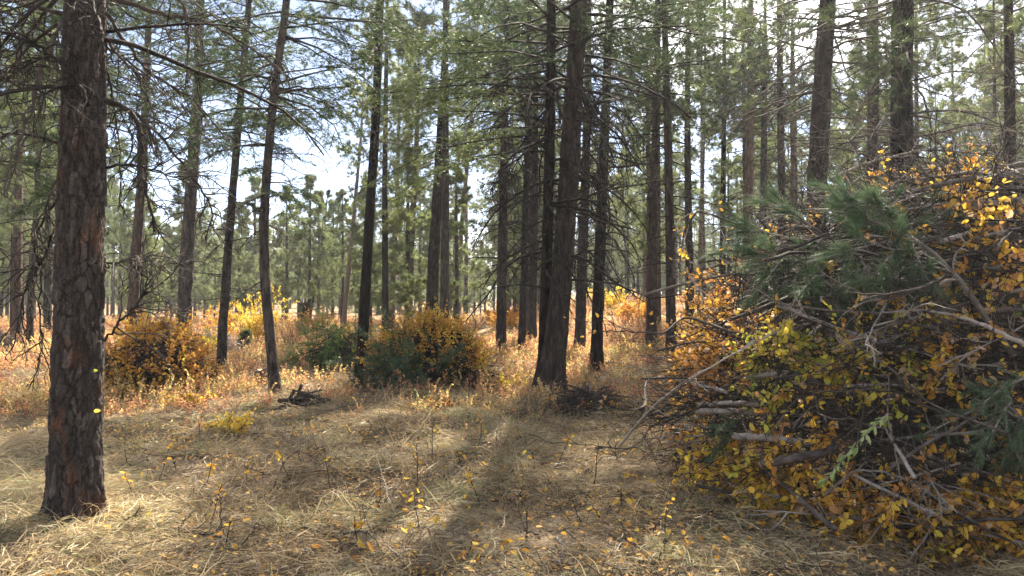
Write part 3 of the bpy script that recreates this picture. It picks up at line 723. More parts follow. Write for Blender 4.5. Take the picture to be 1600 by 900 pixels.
plant('pine_tree', 'small reddish pine on the sunny flat at the far left', 'tree', [(46, 546), (50, 470), (56, 340)], 11, 'pine', H=13, bark='bark_red', dead=D(2, 5, 4, 1.2, n3=0), live=LV_(3.4, 5, 2.2, nw=.010), seed=65, group=G)
plant('pine_tree', 'leaning dark pole pine beyond the yellow bush', 'tree', [(481, 508), (492, 440), (505, 370)], 7, 'pine', Y=50, H=9, bark='bark_dark', live=LV_(4.2, 5, 1.8, nw=.013), seed=66, group=G)

# ------------------------------------------------------------------ the wood beyond
def proto(name, seed, H, r, species, z0, per, L, nw, dead=None, cat='tree', bark='bark', group='pines of the wood beyond', label=''):
    t = Tree(seed, [(0, 0, 0), (.05, .03, H * .4), (.0, .0, H * .8)], r, H)
    root = empty(name, (0, 0, 0), label, cat, group)
    link('trunk', t.trunk(8, .5, .1, .2, 6).mesh('trunk', M[bark]), root)
    wood, leaf = Buf(), Buf()
    if dead: t.dead(wood, **dead)
    t.live(wood, leaf, z0, per, L, species, nl=.24 if species == 'pine' else .09, nw=nw, dens=.9)
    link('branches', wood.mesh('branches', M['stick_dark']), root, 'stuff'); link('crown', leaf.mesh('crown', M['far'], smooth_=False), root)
    return root
PL = 'pale green bushy pine in the sunlit wood beyond the clearing'
TL = 'tall bare-stemmed pine in the wood beyond the clearing'
protos = [proto('pine_tree', 101, 9.5, .11, 'pine', 1.8, 7, 1.8, .022, label=PL),
          proto('pine_tree', 102, 8.0, .10, 'pine', 1.0, 7, 1.7, .022, label=PL),
          proto('pine_tree', 103, 12.0, .13, 'pine', 2.8, 6.5, 2.0, .022, label=PL),
          proto('pine_tree', 104, 17.0, .16, 'pine', 6.5, 5.5, 2.3, .024, dead=D(2.5, 7, 3, 1.5, n3=0), label=TL, bark='bark'),
          proto('pine_tree', 105, 19.0, .18, 'pine', 8.0, 5, 2.5, .024, dead=D(2.5, 8, 3, 1.6, n3=0), label=TL, bark='bark_red'),
          proto('pine_tree', 106, 15.0, .14, 'pine', 4.5, 6, 2.0, .024, dead=D(2, 6, 4, 1.6, n3=0), label=TL, bark='bark_dark')]
def wood_beyond():
    rg = rng_(900); used = [False] * len(protos); placed = []; spots = []; roots = []
    tries = 0
    while len(placed) < 185 and tries < 9000:
        tries += 1
        Y = 28 + 62 * rg.random() ** .8; px = rg.uniform(-50, 1650)
        x = (px - 800) / F * Y
        right = smooth(640, 1150, px)
        if px > 960 and rg.random() < .62: continue
        if px < 620 and Y < 40 and rg.random() < .75: continue
        if 850 < px < 1010 and Y < 52: continue           # the open orange slope
        if 330 < px < 560 and Y < 46: continue
        if 1040 < px < 1125 and Y < 75 and rg.random() < .8: continue            # the clearing by the stump
        if any((x - a) ** 2 + (Y - b) ** 2 < (1.5 + .02 * Y) ** 2 for a, b in placed): continue
        tall = rg.random() < .46 + .32 * right
        i = int(rg.integers(3, 6)) if tall else int(rg.integers(0, 3))
        if 190 < px < 600:
            if rg.random() < .45: continue
            if tall or Y > 48: i = int(rg.integers(0, 2))
        if 600 <= px < 770 and rg.random() < .55: continue
        placed.append((x, Y)); spots.append((px, i))
        sc = rg.uniform(.8, 1.2); so = rg.uniform(.85, 1.15)
        loc = (x, Y, gz(x, Y) - .05); rz = rg.random() * 6.28
        if not used[i]:
            r = protos[i]; used[i] = True; r.location = loc; r.rotation_euler = (0, 0, rz); r.scale = (sc * so, sc * so, sc)
        else:
            r = copy_tree(protos[i], loc, rz, (sc * so, sc))
        roots.append(r)
    # each is named by its kind and by the two nearer things it stands between
    marks = [(-60, 'left picture edge'), (50, 'small reddish pine'), (120, 'plated pine'), (208, 'reddish trunk'), (292, 'broad brown pine'), (352, 'scarred fir'), (416, 'curved fir'),
             (570, 'black-barked pine'), (615, 'first slender pine'), (641, 'second slender pine'), (678, 'tall grey pine'), (718, 'pale narrow pine'), (785, 'lone dark fir'), (868, 'double fir'),
             (936, 'straight dark pine'), (1032, 'close dark pair'), (1095, 'grey-green pole'), (1129, 'short bare pole'), (1205, 'thin trunk row'), (1276, 'first thick pine'), (1362, 'dim brown pine'),
             (1409, 'second thick pine'), (1579, 'slim edge pine'), (1700, 'right picture edge')]
    looks = ['bushy young pine', 'low bushy pine', 'tall bushy pine', 'bare-stemmed pine', 'reddish-stemmed pine', 'dark-stemmed pine']
    nth = ['first', 'second', 'third', 'fourth', 'fifth', 'sixth', 'seventh', 'eighth', 'ninth', 'tenth', 'eleventh', 'twelfth', 'thirteenth', 'fourteenth', 'fifteenth']
    cell = {}
    for (px, i), r in zip(spots, roots):
        g = max(k for k in range(len(marks) - 1) if marks[k][0] <= px); cell.setdefault((g, i), []).append((px, r))
    for (g, i), q in cell.items():
        q.sort(key=lambda t: t[0])
        for k, (_, r) in enumerate(q):
            r['label'] = ('only ' if len(q) == 1 else nth[min(k, 14)] + ' ') + looks[i] + ' from left between ' + marks[g][1] + ' and ' + marks[g + 1][1] if len(q) > 1 else looks[i] + ' in the wood between ' + marks[g][1] + ' and ' + marks[g + 1][1]
wood_beyond()

# -------- instanced stuff (geometry nodes)
def scatter(name, pts, rot, scale, variant, tint, meshes, label, stuff=True):
    """ONE object; every point carries one of the given meshes"""
    pc = bpy.data.collections.new(name + '_kinds')
    for i, me in enumerate(meshes):
        o = bpy.data.objects.new('%s_kind_%02d' % (name, i), me); pc.objects.link(o)
    me = bpy.data.meshes.new(name); n = len(pts)
    me.vertices.add(n); me.vertices.foreach_set('co', A(pts).astype(np.float32).ravel())
    for an, ty, val in (('rot', 'FLOAT_VECTOR', rot), ('siz', 'FLOAT', scale), ('tint', 'FLOAT', tint)):
        a = me.attributes.new(an, ty, 'POINT')
        a.data.foreach_set('vector' if ty == 'FLOAT_VECTOR' else 'value', A(val).astype(np.float32).ravel())
    a = me.attributes.new('kind_index', 'INT', 'POINT'); a.data.foreach_set('value', np.asarray(variant, dtype=np.int32))
    o = link(name, me)
    ng = bpy.data.node_groups.new(name + '_scatter', 'GeometryNodeTree')
    ng.interface.new_socket('Geometry', in_out='INPUT', socket_type='NodeSocketGeometry')
    ng.interface.new_socket('Geometry', in_out='OUTPUT', socket_type='NodeSocketGeometry')
    N_ = ng.nodes; Lk = ng.links
    gi = N_.new('NodeGroupInput'); go = N_.new('NodeGroupOutput')
    m2p = N_.new('GeometryNodeMeshToPoints')
    ci = N_.new('GeometryNodeCollectionInfo'); ci.inputs['Collection'].default_value = pc
    ci.inputs['Separate Children'].default_value = True; ci.inputs['Reset Children'].default_value = True
    ip = N_.new('GeometryNodeInstanceOnPoints'); ip.inputs['Pick Instance'].default_value = True
    def attr(nm, ty):
        q = N_.new('GeometryNodeInputNamedAttribute'); q.data_type = ty; q.inputs['Name'].default_value = nm
        return q.outputs['Attribute']
    Lk.new(gi.outputs[0], m2p.inputs['Mesh']); Lk.new(m2p.outputs[0], ip.inputs['Points']); Lk.new(ci.outputs[0], ip.inputs['Instance'])
    Lk.new(attr('kind_index', 'INT'), ip.inputs['Instance Index'])
    e2r = N_.new('FunctionNodeEulerToRotation'); Lk.new(attr('rot', 'FLOAT_VECTOR'), e2r.inputs[0]); Lk.new(e2r.outputs[0], ip.inputs['Rotation'])
    Lk.new(attr('siz', 'FLOAT'), ip.inputs['Scale'])
    Lk.new(ip.outputs[0], go.inputs[0])
    md = o.modifiers.new('scatter', 'NODES'); md.node_group = ng
    tag(o, label, kind='stuff')
    return o

def far_forest():
    rg = rng_(910); n = 1500
    Y = 90 + 180 * rg.random(n); px = rg.uniform(-500, 2100, n)
    m = 260; Y = np.concatenate([Y, rg.uniform(26, 85, m)]); px = np.concatenate([px, np.where(rg.random(m) < .5, rg.uniform(-900, -60, m), rg.uniform(1660, 2500, m))]); n += m
    x = (px - 800) / F * Y
    ms = []
    for k, (H, z0, L) in enumerate(((6.5, .4, 1.9), (9, 1.2, 2.1), (13, 3.5, 2.3))):
        t = Tree(200 + k, [(0, 0, 0), (0, 0, H * .5), (0, 0, H * .8)], .16, H); wood, leaf = Buf(), Buf()
        t.live(wood, leaf, z0, 11, L, 'pine', nl=.22, nw=.040, dens=.26)
        tb = t.trunk(6, 1.0, .05, .1, 6)
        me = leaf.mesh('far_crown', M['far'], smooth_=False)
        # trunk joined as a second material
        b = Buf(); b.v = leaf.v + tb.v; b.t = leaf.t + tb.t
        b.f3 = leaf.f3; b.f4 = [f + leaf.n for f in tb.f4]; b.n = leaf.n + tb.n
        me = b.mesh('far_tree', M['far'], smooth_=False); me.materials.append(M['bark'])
        n3 = sum(len(f) for f in b.f3); mi = np.zeros(len(me.polygons), np.int32); mi[n3:] = 1
        me.polygons.foreach_set('material_index', mi); ms.append(me)
    scatter('forest', np.stack([x, Y, terrain(x, Y)], -1), np.stack([0 * x, 0 * x, rg.random(n) * 6.28], -1), rg.uniform(.8, 1.25, n), rg.integers(0, 3, n), rg.random(n), ms, 'far hazy pine wood closing off the view')
far_forest()

# ------------------------------------------------------------------ dry grass and low shrubs
def grass_tuft(seed, nb, h, spread, flop, width=.0056):
    rg = rng_(seed); b = Buf()
    p = np.concatenate([rg.normal(0, spread * .35, (nb, 2)), np.full((nb, 1), -.01)], 1)
    az = rg.normal(rg.random() * 6.28, 1.0 if flop > .6 else 3.0, nb)
    d = np.stack([np.cos(az) * .6, np.sin(az) * .6, rg.uniform(.4, 1.2, nb)], -1)
    L = h * rg.uniform(.5, 1.3, nb); path = grow(rg, p, d, L, 6, flop * rg.uniform(.5, 1.5, nb), .24)
    path[:, :, 2] = np.maximum(path[:, :, 2], .004 + .03 * rg.random((nb, 1)))
    side = norm(np.cross(path[:, 1] - path[:, 0], rg.normal(0, 1, (nb, 3))))[:, None, :]
    wd = (width * .5 * rg.uniform(.6, 1.3, nb))[:, None, None] * A([1, 1, .9, .7, .45, .1])[None, :, None]
    V = np.stack([path - side * wd, path + side * wd], 2)
    idx = np.arange(nb * 12).reshape(nb, 6, 2)
    f = np.stack([idx[:, :-1, 0], idx[:, :-1, 1], idx[:, 1:, 1], idx[:, 1:, 0]], -1).reshape(-1, 4)
    b.add(V, None, f, np.repeat(rg.random(nb), 12)); return b.mesh('grass_tuft', M['grass'])
def litter_bits(seed):
    rg = rng_(seed); b = Buf(); n = 26; p = np.concatenate([rg.normal(0, .16, (n, 2)), rg.uniform(.0, .05, (n, 1))], 1); az = rg.random(n) * 6.28
    a = grow(rg, p, np.stack([np.cos(az), np.sin(az), rg.normal(.1, .25, n)], -1), rg.uniform(.05, .22, n), 3, .1, .2); a[:, :, 2] = np.maximum(a[:, :, 2], .0)
    tubes(b, a, rg.uniform(.0012, .0035, n)[:, None] * np.ones((1, 3)), 3, rg.uniform(0, .22, n), cap=False)
    m = 14; q = np.concatenate([rg.normal(0, .18, (m, 2)), rg.uniform(.02, .07, (m, 1))], 1); small_leaves(b, rg, q, rg.normal(0, 1, (m, 3)) * A([1, 1, .35]), rg.normal(0, .5, (m, 3)) + A([0, 0, .8]), rg.uniform(.025, .055, m), rg.uniform(.15, 1.0, m))
    return b.mesh('litter', M['litter'])
def inside_pile(x, y, grow_=0.0):
    return ((x - HP[0]) / (HP[2] + grow_)) ** 2 + ((y - HP[1]) / (HP[3] + grow_)) ** 2 < 1
HP = (4.15, 7.05, 2.65, 2.2, 2.85)   # the big brush pile: centre x, y, half widths, height

def build_grass():
    rg = rng_(300)
    ms = [grass_tuft(1, 38, .22, .26, .40), grass_tuft(2, 38, .27, .28, .55), grass_tuft(3, 36, .20, .26, .70), grass_tuft(4, 22, .36, .12, .16), grass_tuft(5, 34, .31, .26, .48), grass_tuft(6, 28, .15, .34, .8), litter_bits(7), litter_bits(8)]
    P, S, K, T = [], [], [], []
    for (y0, y1, dens, sc) in ((3.6, 7, 130, .85), (7, 11, 80, 1.0), (11, 18, 34, 1.25), (18, 34, 9, 1.6)):
        area = .78 * (y1 ** 2 - y0 ** 2) ; n = int(area * dens)
        y = np.sqrt(rg.uniform(y0 ** 2, y1 ** 2, n)); x = y * rg.uniform(-.78, .78, n)
        m = fbm(x * .6, y * .6, 21); keep = rg.random(n) < np.clip(.12 + 2.3 * (m - .28), .12, 1)
        keep &= ~inside_pile(x, y, -.35)
        x, y, m = x[keep], y[keep], m[keep]; n = len(x)
        big = fbm(x * .9 + 40, y * .9, 44)
        P.append(np.stack([x, y, terrain(x, y)], -1)); S.append(sc * rg.uniform(.55, 1.15, n) * (.6 + .8 * big))
        up = (fbm(x * .5, y * .5 + 70, 9) > .62)
        k = rg.choice([0, 1, 2, 4, 5, 5, 2, 6], n); lit = (fbm(x * .7 + 9, y * .7, 57) > .5) & (x > -1.5) & (rg.random(n) < .3); k = np.where(lit, 7, k); k = np.where(up & (rg.random(n) < .18), 3, k); K.append(k)
        tt = np.clip(.12 + .70 * fbm(x * .7 + 3, y * .7, 61) + rg.normal(0, .10, n), 0, .80); green = (fbm(x * .8 + 50, y * .8, 15) > .60) & (rg.random(n) < .18) | (((x + 3.1) / .7) ** 2 + ((y - 4.75) / .5) ** 2 < 1) & (rg.random(n) < .6); T.append(np.where(green, 1.0, tt))
    # tussocks
    nt_ = 190; y = np.sqrt(rg.uniform(4.2 ** 2, 12.5 ** 2, nt_)); x = y * rg.uniform(-.75, .75, nt_); ok = ~inside_pile(x, y, .1); x, y = x[ok], y[ok]; nt_ = len(x)
    m_ = 12; X = np.repeat(x, m_) + rg.normal(0, .14, nt_ * m_); Y = np.repeat(y, m_) + rg.normal(0, .14, nt_ * m_)
    P.append(np.stack([X, Y, terrain(X, Y) + .03], -1)); S.append(np.repeat(rg.uniform(.6, 1.15, nt_), m_) * rg.uniform(.7, 1.2, nt_ * m_)); K.append(rg.choice([0, 0, 2, 4, 1], nt_ * m_))
    T.append(np.clip(np.repeat(rg.choice([.25, .35, .42, .5, .55, .62, .66, .7, .95], nt_), m_) + rg.normal(0, .07, nt_ * m_), 0, 1))
    P = np.concatenate(P); n = len(P)
    # neighbouring tufts lie over the same way: swirls
    ang = 9.0 * fbm(P[:, 0] * .35, P[:, 1] * .35, 88) + rg.normal(0, .7, n)
    scatter('grass', P, np.stack([rg.normal(0, .12, n), rg.normal(0, .12, n), ang], -1), np.concatenate(S), np.concatenate(K), np.concatenate(T), ms, 'matted dry straw-coloured grass on the forest floor')
build_grass()

def shrublet(seed, n_st, h, leaf, nl):
    rg = rng_(seed); b = Buf()
    p = np.concatenate([rg.normal(0, .10, (n_st, 2)), np.full((n_st, 1), -.02)], 1); az = rg.random(n_st) * 6.28
    d = np.stack([np.cos(az) * .45, np.sin(az) * .45, np.ones(n_st)], -1)
    a = grow(rg, p, d, h * rg.uniform(.6, 1.2, n_st), 5, .04, .16)
    w = Buf(); tubes(w, a, .0035 * np.linspace(1, .5, 5)[None], 3, .5, cap=False)
    q, d, par, t = spawn(rg, a, nl, .3, 1, 1.0, .2)
    small_leaves(b, rg, q, d + rg.normal(0, .4, d.shape), rg.normal(0, .6, d.shape) + A([0, 0, .7]), leaf * rg.uniform(.6, 1.3, len(q)), rg.random(len(q)))
    c = Buf(); c.v = b.v + w.v; c.t = b.t + w.t; c.f3 = b.f3; c.f4 = [f + b.n for f in w.f4]; c.n = b.n + w.n
    me = c.mesh('low_shrub', M['leaf_inst'], smooth_=False); me.materials.append(M['stick'])
    mi = np.zeros(len(me.polygons), np.int32); mi[sum(len(f) for f in c.f3):] = 1; me.polygons.foreach_set('material_index', mi)
    return me
def build_undergrowth():
    rg = rng_(320)
    ms = [shrublet(1, 7, .34, .050, 8), shrublet(2, 9, .26, .045, 7), shrublet(3, 6, .45, .055, 10), shrublet(4, 5, .18, .05, 6)]
    P, S, T = [], [], []
    for (y0, y1, dens, sc) in ((7.5, 11, 12, .8), (11, 17, 24, 1.0), (17, 30, 12, 1.2), (30, 60, 4, 1.6)):
        n = int(.8 * (y1 ** 2 - y0 ** 2) * dens)
        y = np.sqrt(rg.uniform(y0 ** 2, y1 ** 2, n)); x = y * rg.uniform(-.8, .8, n)
        m = fbm(x * .35 + 11, y * .35, 33)
        edge = smooth(10.2, 12.8, y + 2.2 * (fbm(x * .4, y * .2, 5) - .5) - .28 * np.clip(x, -8, 3))
        keep = (rg.random(n) < np.clip((m - .34) * 3.4, .03, 1) * .9 * np.maximum(edge, .10)) & ~inside_pile(x, y, .1)
        x, y = x[keep], y[keep]; n = len(x)
        P.append(np.stack([x, y, terrain(x, y)], -1)); S.append(sc * rg.uniform(.5, 1.15, n))
        T.append(np.clip(-.05 + .85 * fbm(x * .45, y * .45 + 4, 71) + rg.normal(0, .14, n), 0, 1))
    P = np.concatenate(P); n = len(P)
    scatter('undergrowth', P, np.stack([rg.normal(0, .1, n), rg.normal(0, .1, n), rg.random(n) * 6.28], -1), np.concatenate(S), rg.integers(0, 4, n), np.concatenate(T), ms, 'knee-high orange and yellow leafy undergrowth across the clearing')
build_undergrowth()

# ------------------------------------------------------------------ brush piles
def dome(c, u, el):
    """point and normal on a pile with steep sides: u azimuth, el 0..1 from foot to top"""
    cx, cy, rx, ry, h, gz0 = c[:6]; pw = c[6] if len(c) > 6 else 1.0
    rr = (1 - el ** 2.6) ** .62
    rr = rr * (1 + .10 * np.sin(3 * u + cx * 5) + .07 * np.sin(7 * u + cy * 3 + 4 * el)) if len(c) < 7 else rr * (1 + .03 * np.sin(5 * u + 6 * el))
    cu, su = np.sign(np.cos(u)) * np.abs(np.cos(u)) ** pw, np.sign(np.sin(u)) * np.abs(np.sin(u)) ** pw
    x, y, z = cx + rx * rr * cu, cy + ry * rr * su, gz0 + h * el
    n = norm(np.stack([np.cos(u) / rx * (1 - el * .7), np.sin(u) / ry * (1 - el * .7), (.12 + el ** 1.5) / h * 1.3], -1))
    return np.stack([x, y, z], -1), n
def sticks_on_dome(rg, c, n, L, inner=(.80, 1.02), P=6, wig=.06):
    u = rg.random(n) * 2 * math.pi; el = rg.random(n) ** 1.05 * .97
    p, nn = dome(c, u, el); ctr_ = A([c[0], c[1], c[5]]) + A([0, 0, .25]) * c[4]
    q = ctr_ + (p - ctr_) * rg.uniform(*inner, n)[:, None]
    d = rg.normal(0, 1, (n, 3)); d[:, 2] *= .28; d = d - nn * (d * nn).sum(1, keepdims=True) * .75
    d = norm(d); l = L * rg.uniform(.45, 1.25, n)
    return grow(rg, q - d * (l * .5)[:, None], d, l, P, .012, wig), l, u, el
def pile(name, label, px0, px1, py_foot, py_top, seed, Y=None, depth=.8, leaf_n=0, tones=(.3, .12), bough=None, n_st=500, group=None, leaf_el=(.0, 1.0), top_sprigs=0, stick='stick_dark', leaf_size=.05, cat='brush pile', thick=1.0):
    """a middle-distance pile: sticks, leaves and cut boughs"""
    rg = rng_(seed)
    if Y is None: Y = ground_at((px0 + px1) / 2, py_foot)[1]
    rx = (px1 - px0) / 2 * Y / F; ry = rx * depth; cy = Y + ry * .9
    x = ((px0 + px1) / 2 - 800) / F * cy; rx = (px1 - px0) / 2 * cy / F; g = gz(x, cy)
    h = at(0, py_top, cy)[2] - g
    c = (x, cy, rx, ry, h, g); base = np.array([x, cy, g])
    root = empty(name, base, label, cat, group)
    b = Buf(); Ls = rx * (1.1 if leaf_n > 100 else 1.6)
    a, l, u, el = sticks_on_dome(rg, c, n_st, Ls, (.35, 1.0)); tubes(b, a, thick * (.006 + .012 * rg.random(n_st) ** 2)[:, None] * np.linspace(1.1, .4, 6)[None], 4, rg.random(n_st))
    p, d, par, t = spawn(rg, a, 4, .3, .98, .7, .1); e = grow(rg, p, d, l[par] * rg.uniform(.15, .4, len(p)), 5, .03, .18)
    tubes(b, e[:, [0, 2, 4]], .0045 * np.linspace(1, .5, 3)[None], 3, .5, cap=False)
    link('sticks', b.mesh('sticks', M[stick], base), root, 'stuff')
    if leaf_n:
        lb = Buf(); ns = leaf_n // 12; u = rg.random(ns * 4) * 2 * math.pi; el = leaf_el[0] + (leaf_el[1] - leaf_el[0]) * rg.random(ns * 4)
        wt = np.clip((fbm(u * 1.6, el * 4 + seed, 19) - .38) * 5, .22, 1); kk_ = rg.choice(ns * 4, ns, replace=False, p=wt / wt.sum()); u, el = u[kk_], el[kk_]
        p, nn = dome(c, u, el)
        d = nn + rg.normal(0, .5, nn.shape) + A([0, 0, .35]); s = grow(rg, p - nn * .1, d, rg.uniform(.2, .5, ns) * min(1, rx), 5, .06, .15)
        tb = Buf(); tubes(tb, s, .004 * np.linspace(1, .5, 5)[None], 3, .5, cap=False)
        if top_sprigs:
            u2 = rg.random(top_sprigs) * 6.28; p2, n2 = dome(c, u2, rg.uniform(.45, .98, top_sprigs))
            s2 = grow(rg, p2, n2 * .7 + A([0, 0, .8]) + rg.normal(0, .35, n2.shape), rg.uniform(.2, .6, top_sprigs), 5, .0, .12)
            tubes(tb, s2, .004 * np.linspace(1, .5, 5)[None], 3, .5, cap=False); s = np.concatenate([s, s2])
        q, d, par, t = spawn(rg, s, 12, .15, 1.0, 1.0, .1)
        tn = np.clip(rg.normal(tones[0], tones[1], len(s))[par] + rg.normal(0, .05, len(q)), 0, 1)
        small_leaves(lb, rg, q, d + rg.normal(0, .35, d.shape), rg.normal(0, .7, d.shape) + A([0, 0, .5]), 1.15 * leaf_size * rg.uniform(.6, 1.3, len(q)), tn)
        link('twigs', tb.mesh('twigs', M['stick_dark'], base), root, 'stuff'); link('leaves', lb.mesh('leaves', M['leaf'], base, smooth_=False), root, 'stuff')
    for (bu, be, n, L, species) in (bough or []):
        nb, wb = Buf(), Buf(); uu = bu + rg.normal(0, .35, n); p, nn = dome(c, uu, np.clip(be + rg.normal(0, .15, n), .05, .95))
        d = nn * .5 + rg.normal(0, .6, nn.shape) - A([0, 0, .2]); a = grow(rg, p, d, L * rg.uniform(.6, 1.1, n), 6, .06, .1)
        tubes(wb, a, .008 * np.linspace(1, .3, 6)[None], 4, .5)
        q, d, par, t = spawn(rg, a, 12, .1, 1, .7, .5); s = grow(rg, q, d, L * .3 * (1.1 - .7 * t), 4, .04, .1)
        kk = 26; par4 = np.repeat(np.arange(len(s)), kk); pp, tg = pick(s, par4, rg.random(len(par4)))
        needles(nb, rg, pp, tg * .6 + rg.normal(0, .5, pp.shape), (.12 if species == 'pine' else .06) * rg.uniform(.7, 1.2, len(pp)), .009, np.repeat(rg.random(len(s)) * .5, kk) + rg.random(len(pp)) * .5)
        o = link('bough', nb.mesh('bough', M[{'pine': 'pine_blue', 'fir': 'fir', 'fresh': 'fresh'}[species]], base, smooth_=False), root); link('stem', wb.mesh('stem', M['stick_dark'], base), o)
    return root
BG = 'brush piles in the clearing'
pile('brush_pile', 'rounded brush pile glowing orange beside the plated pine', 156, 326, 624, 514, 401, leaf_n=8400, tones=(.37, .14), n_st=440, top_sprigs=60, group=BG, leaf_size=.055)
pile('brush_pile', 'grey leafless brush pile behind the slim scarred fir', 296, 372, 586, 512, 402, Y=24, leaf_n=260, tones=(.6, .1), n_st=300, group=BG, stick='stick')
pile('brush_pile', 'brush pile covered with fresh green boughs, behind the black-barked pine', 486, 592, 584, 512, 403, leaf_n=700, tones=(.6, .15), n_st=300, bough=[(4.3, .7, 30, 1.1, 'fresh'), (3.6, .5, 22, 1.0, 'fresh'), (5.2, .75, 18, 1.0, 'fresh')], group=BG)
pile('brush_pile', 'brush pile with a dark green front and bright yellow leaves on top, mid clearing', 580, 764, 612, 503, 404, leaf_n=7000, tones=(.46, .18), n_st=440, top_sprigs=110, leaf_el=(.35, 1.0), bough=[(4.3, .4, 26, .9, 'pine'), (4.0, .3, 20, .8, 'pine'), (4.9, .4, 12, .7, 'fir')], group=BG)
pile('brush_pile', 'low brown brush pile on the sunny flat at the far left edge', -60, 32, 552, 512, 405, leaf_n=300, tones=(.2, .1), n_st=300, group=BG, stick='stick')
pile('brush_pile', 'low heap of dark broken sticks between the double fir and the big pile', 858, 972, 657, 606, 406, leaf_n=60, n_st=150, group=BG, leaf_size=.05, stick='stick')
pile('stick_heap', 'small dark heap of broken roots in the grass below the curved fir', 440, 506, 640, 607, 407, leaf_n=0, n_st=36, cat='stick heap', thick=2.0)

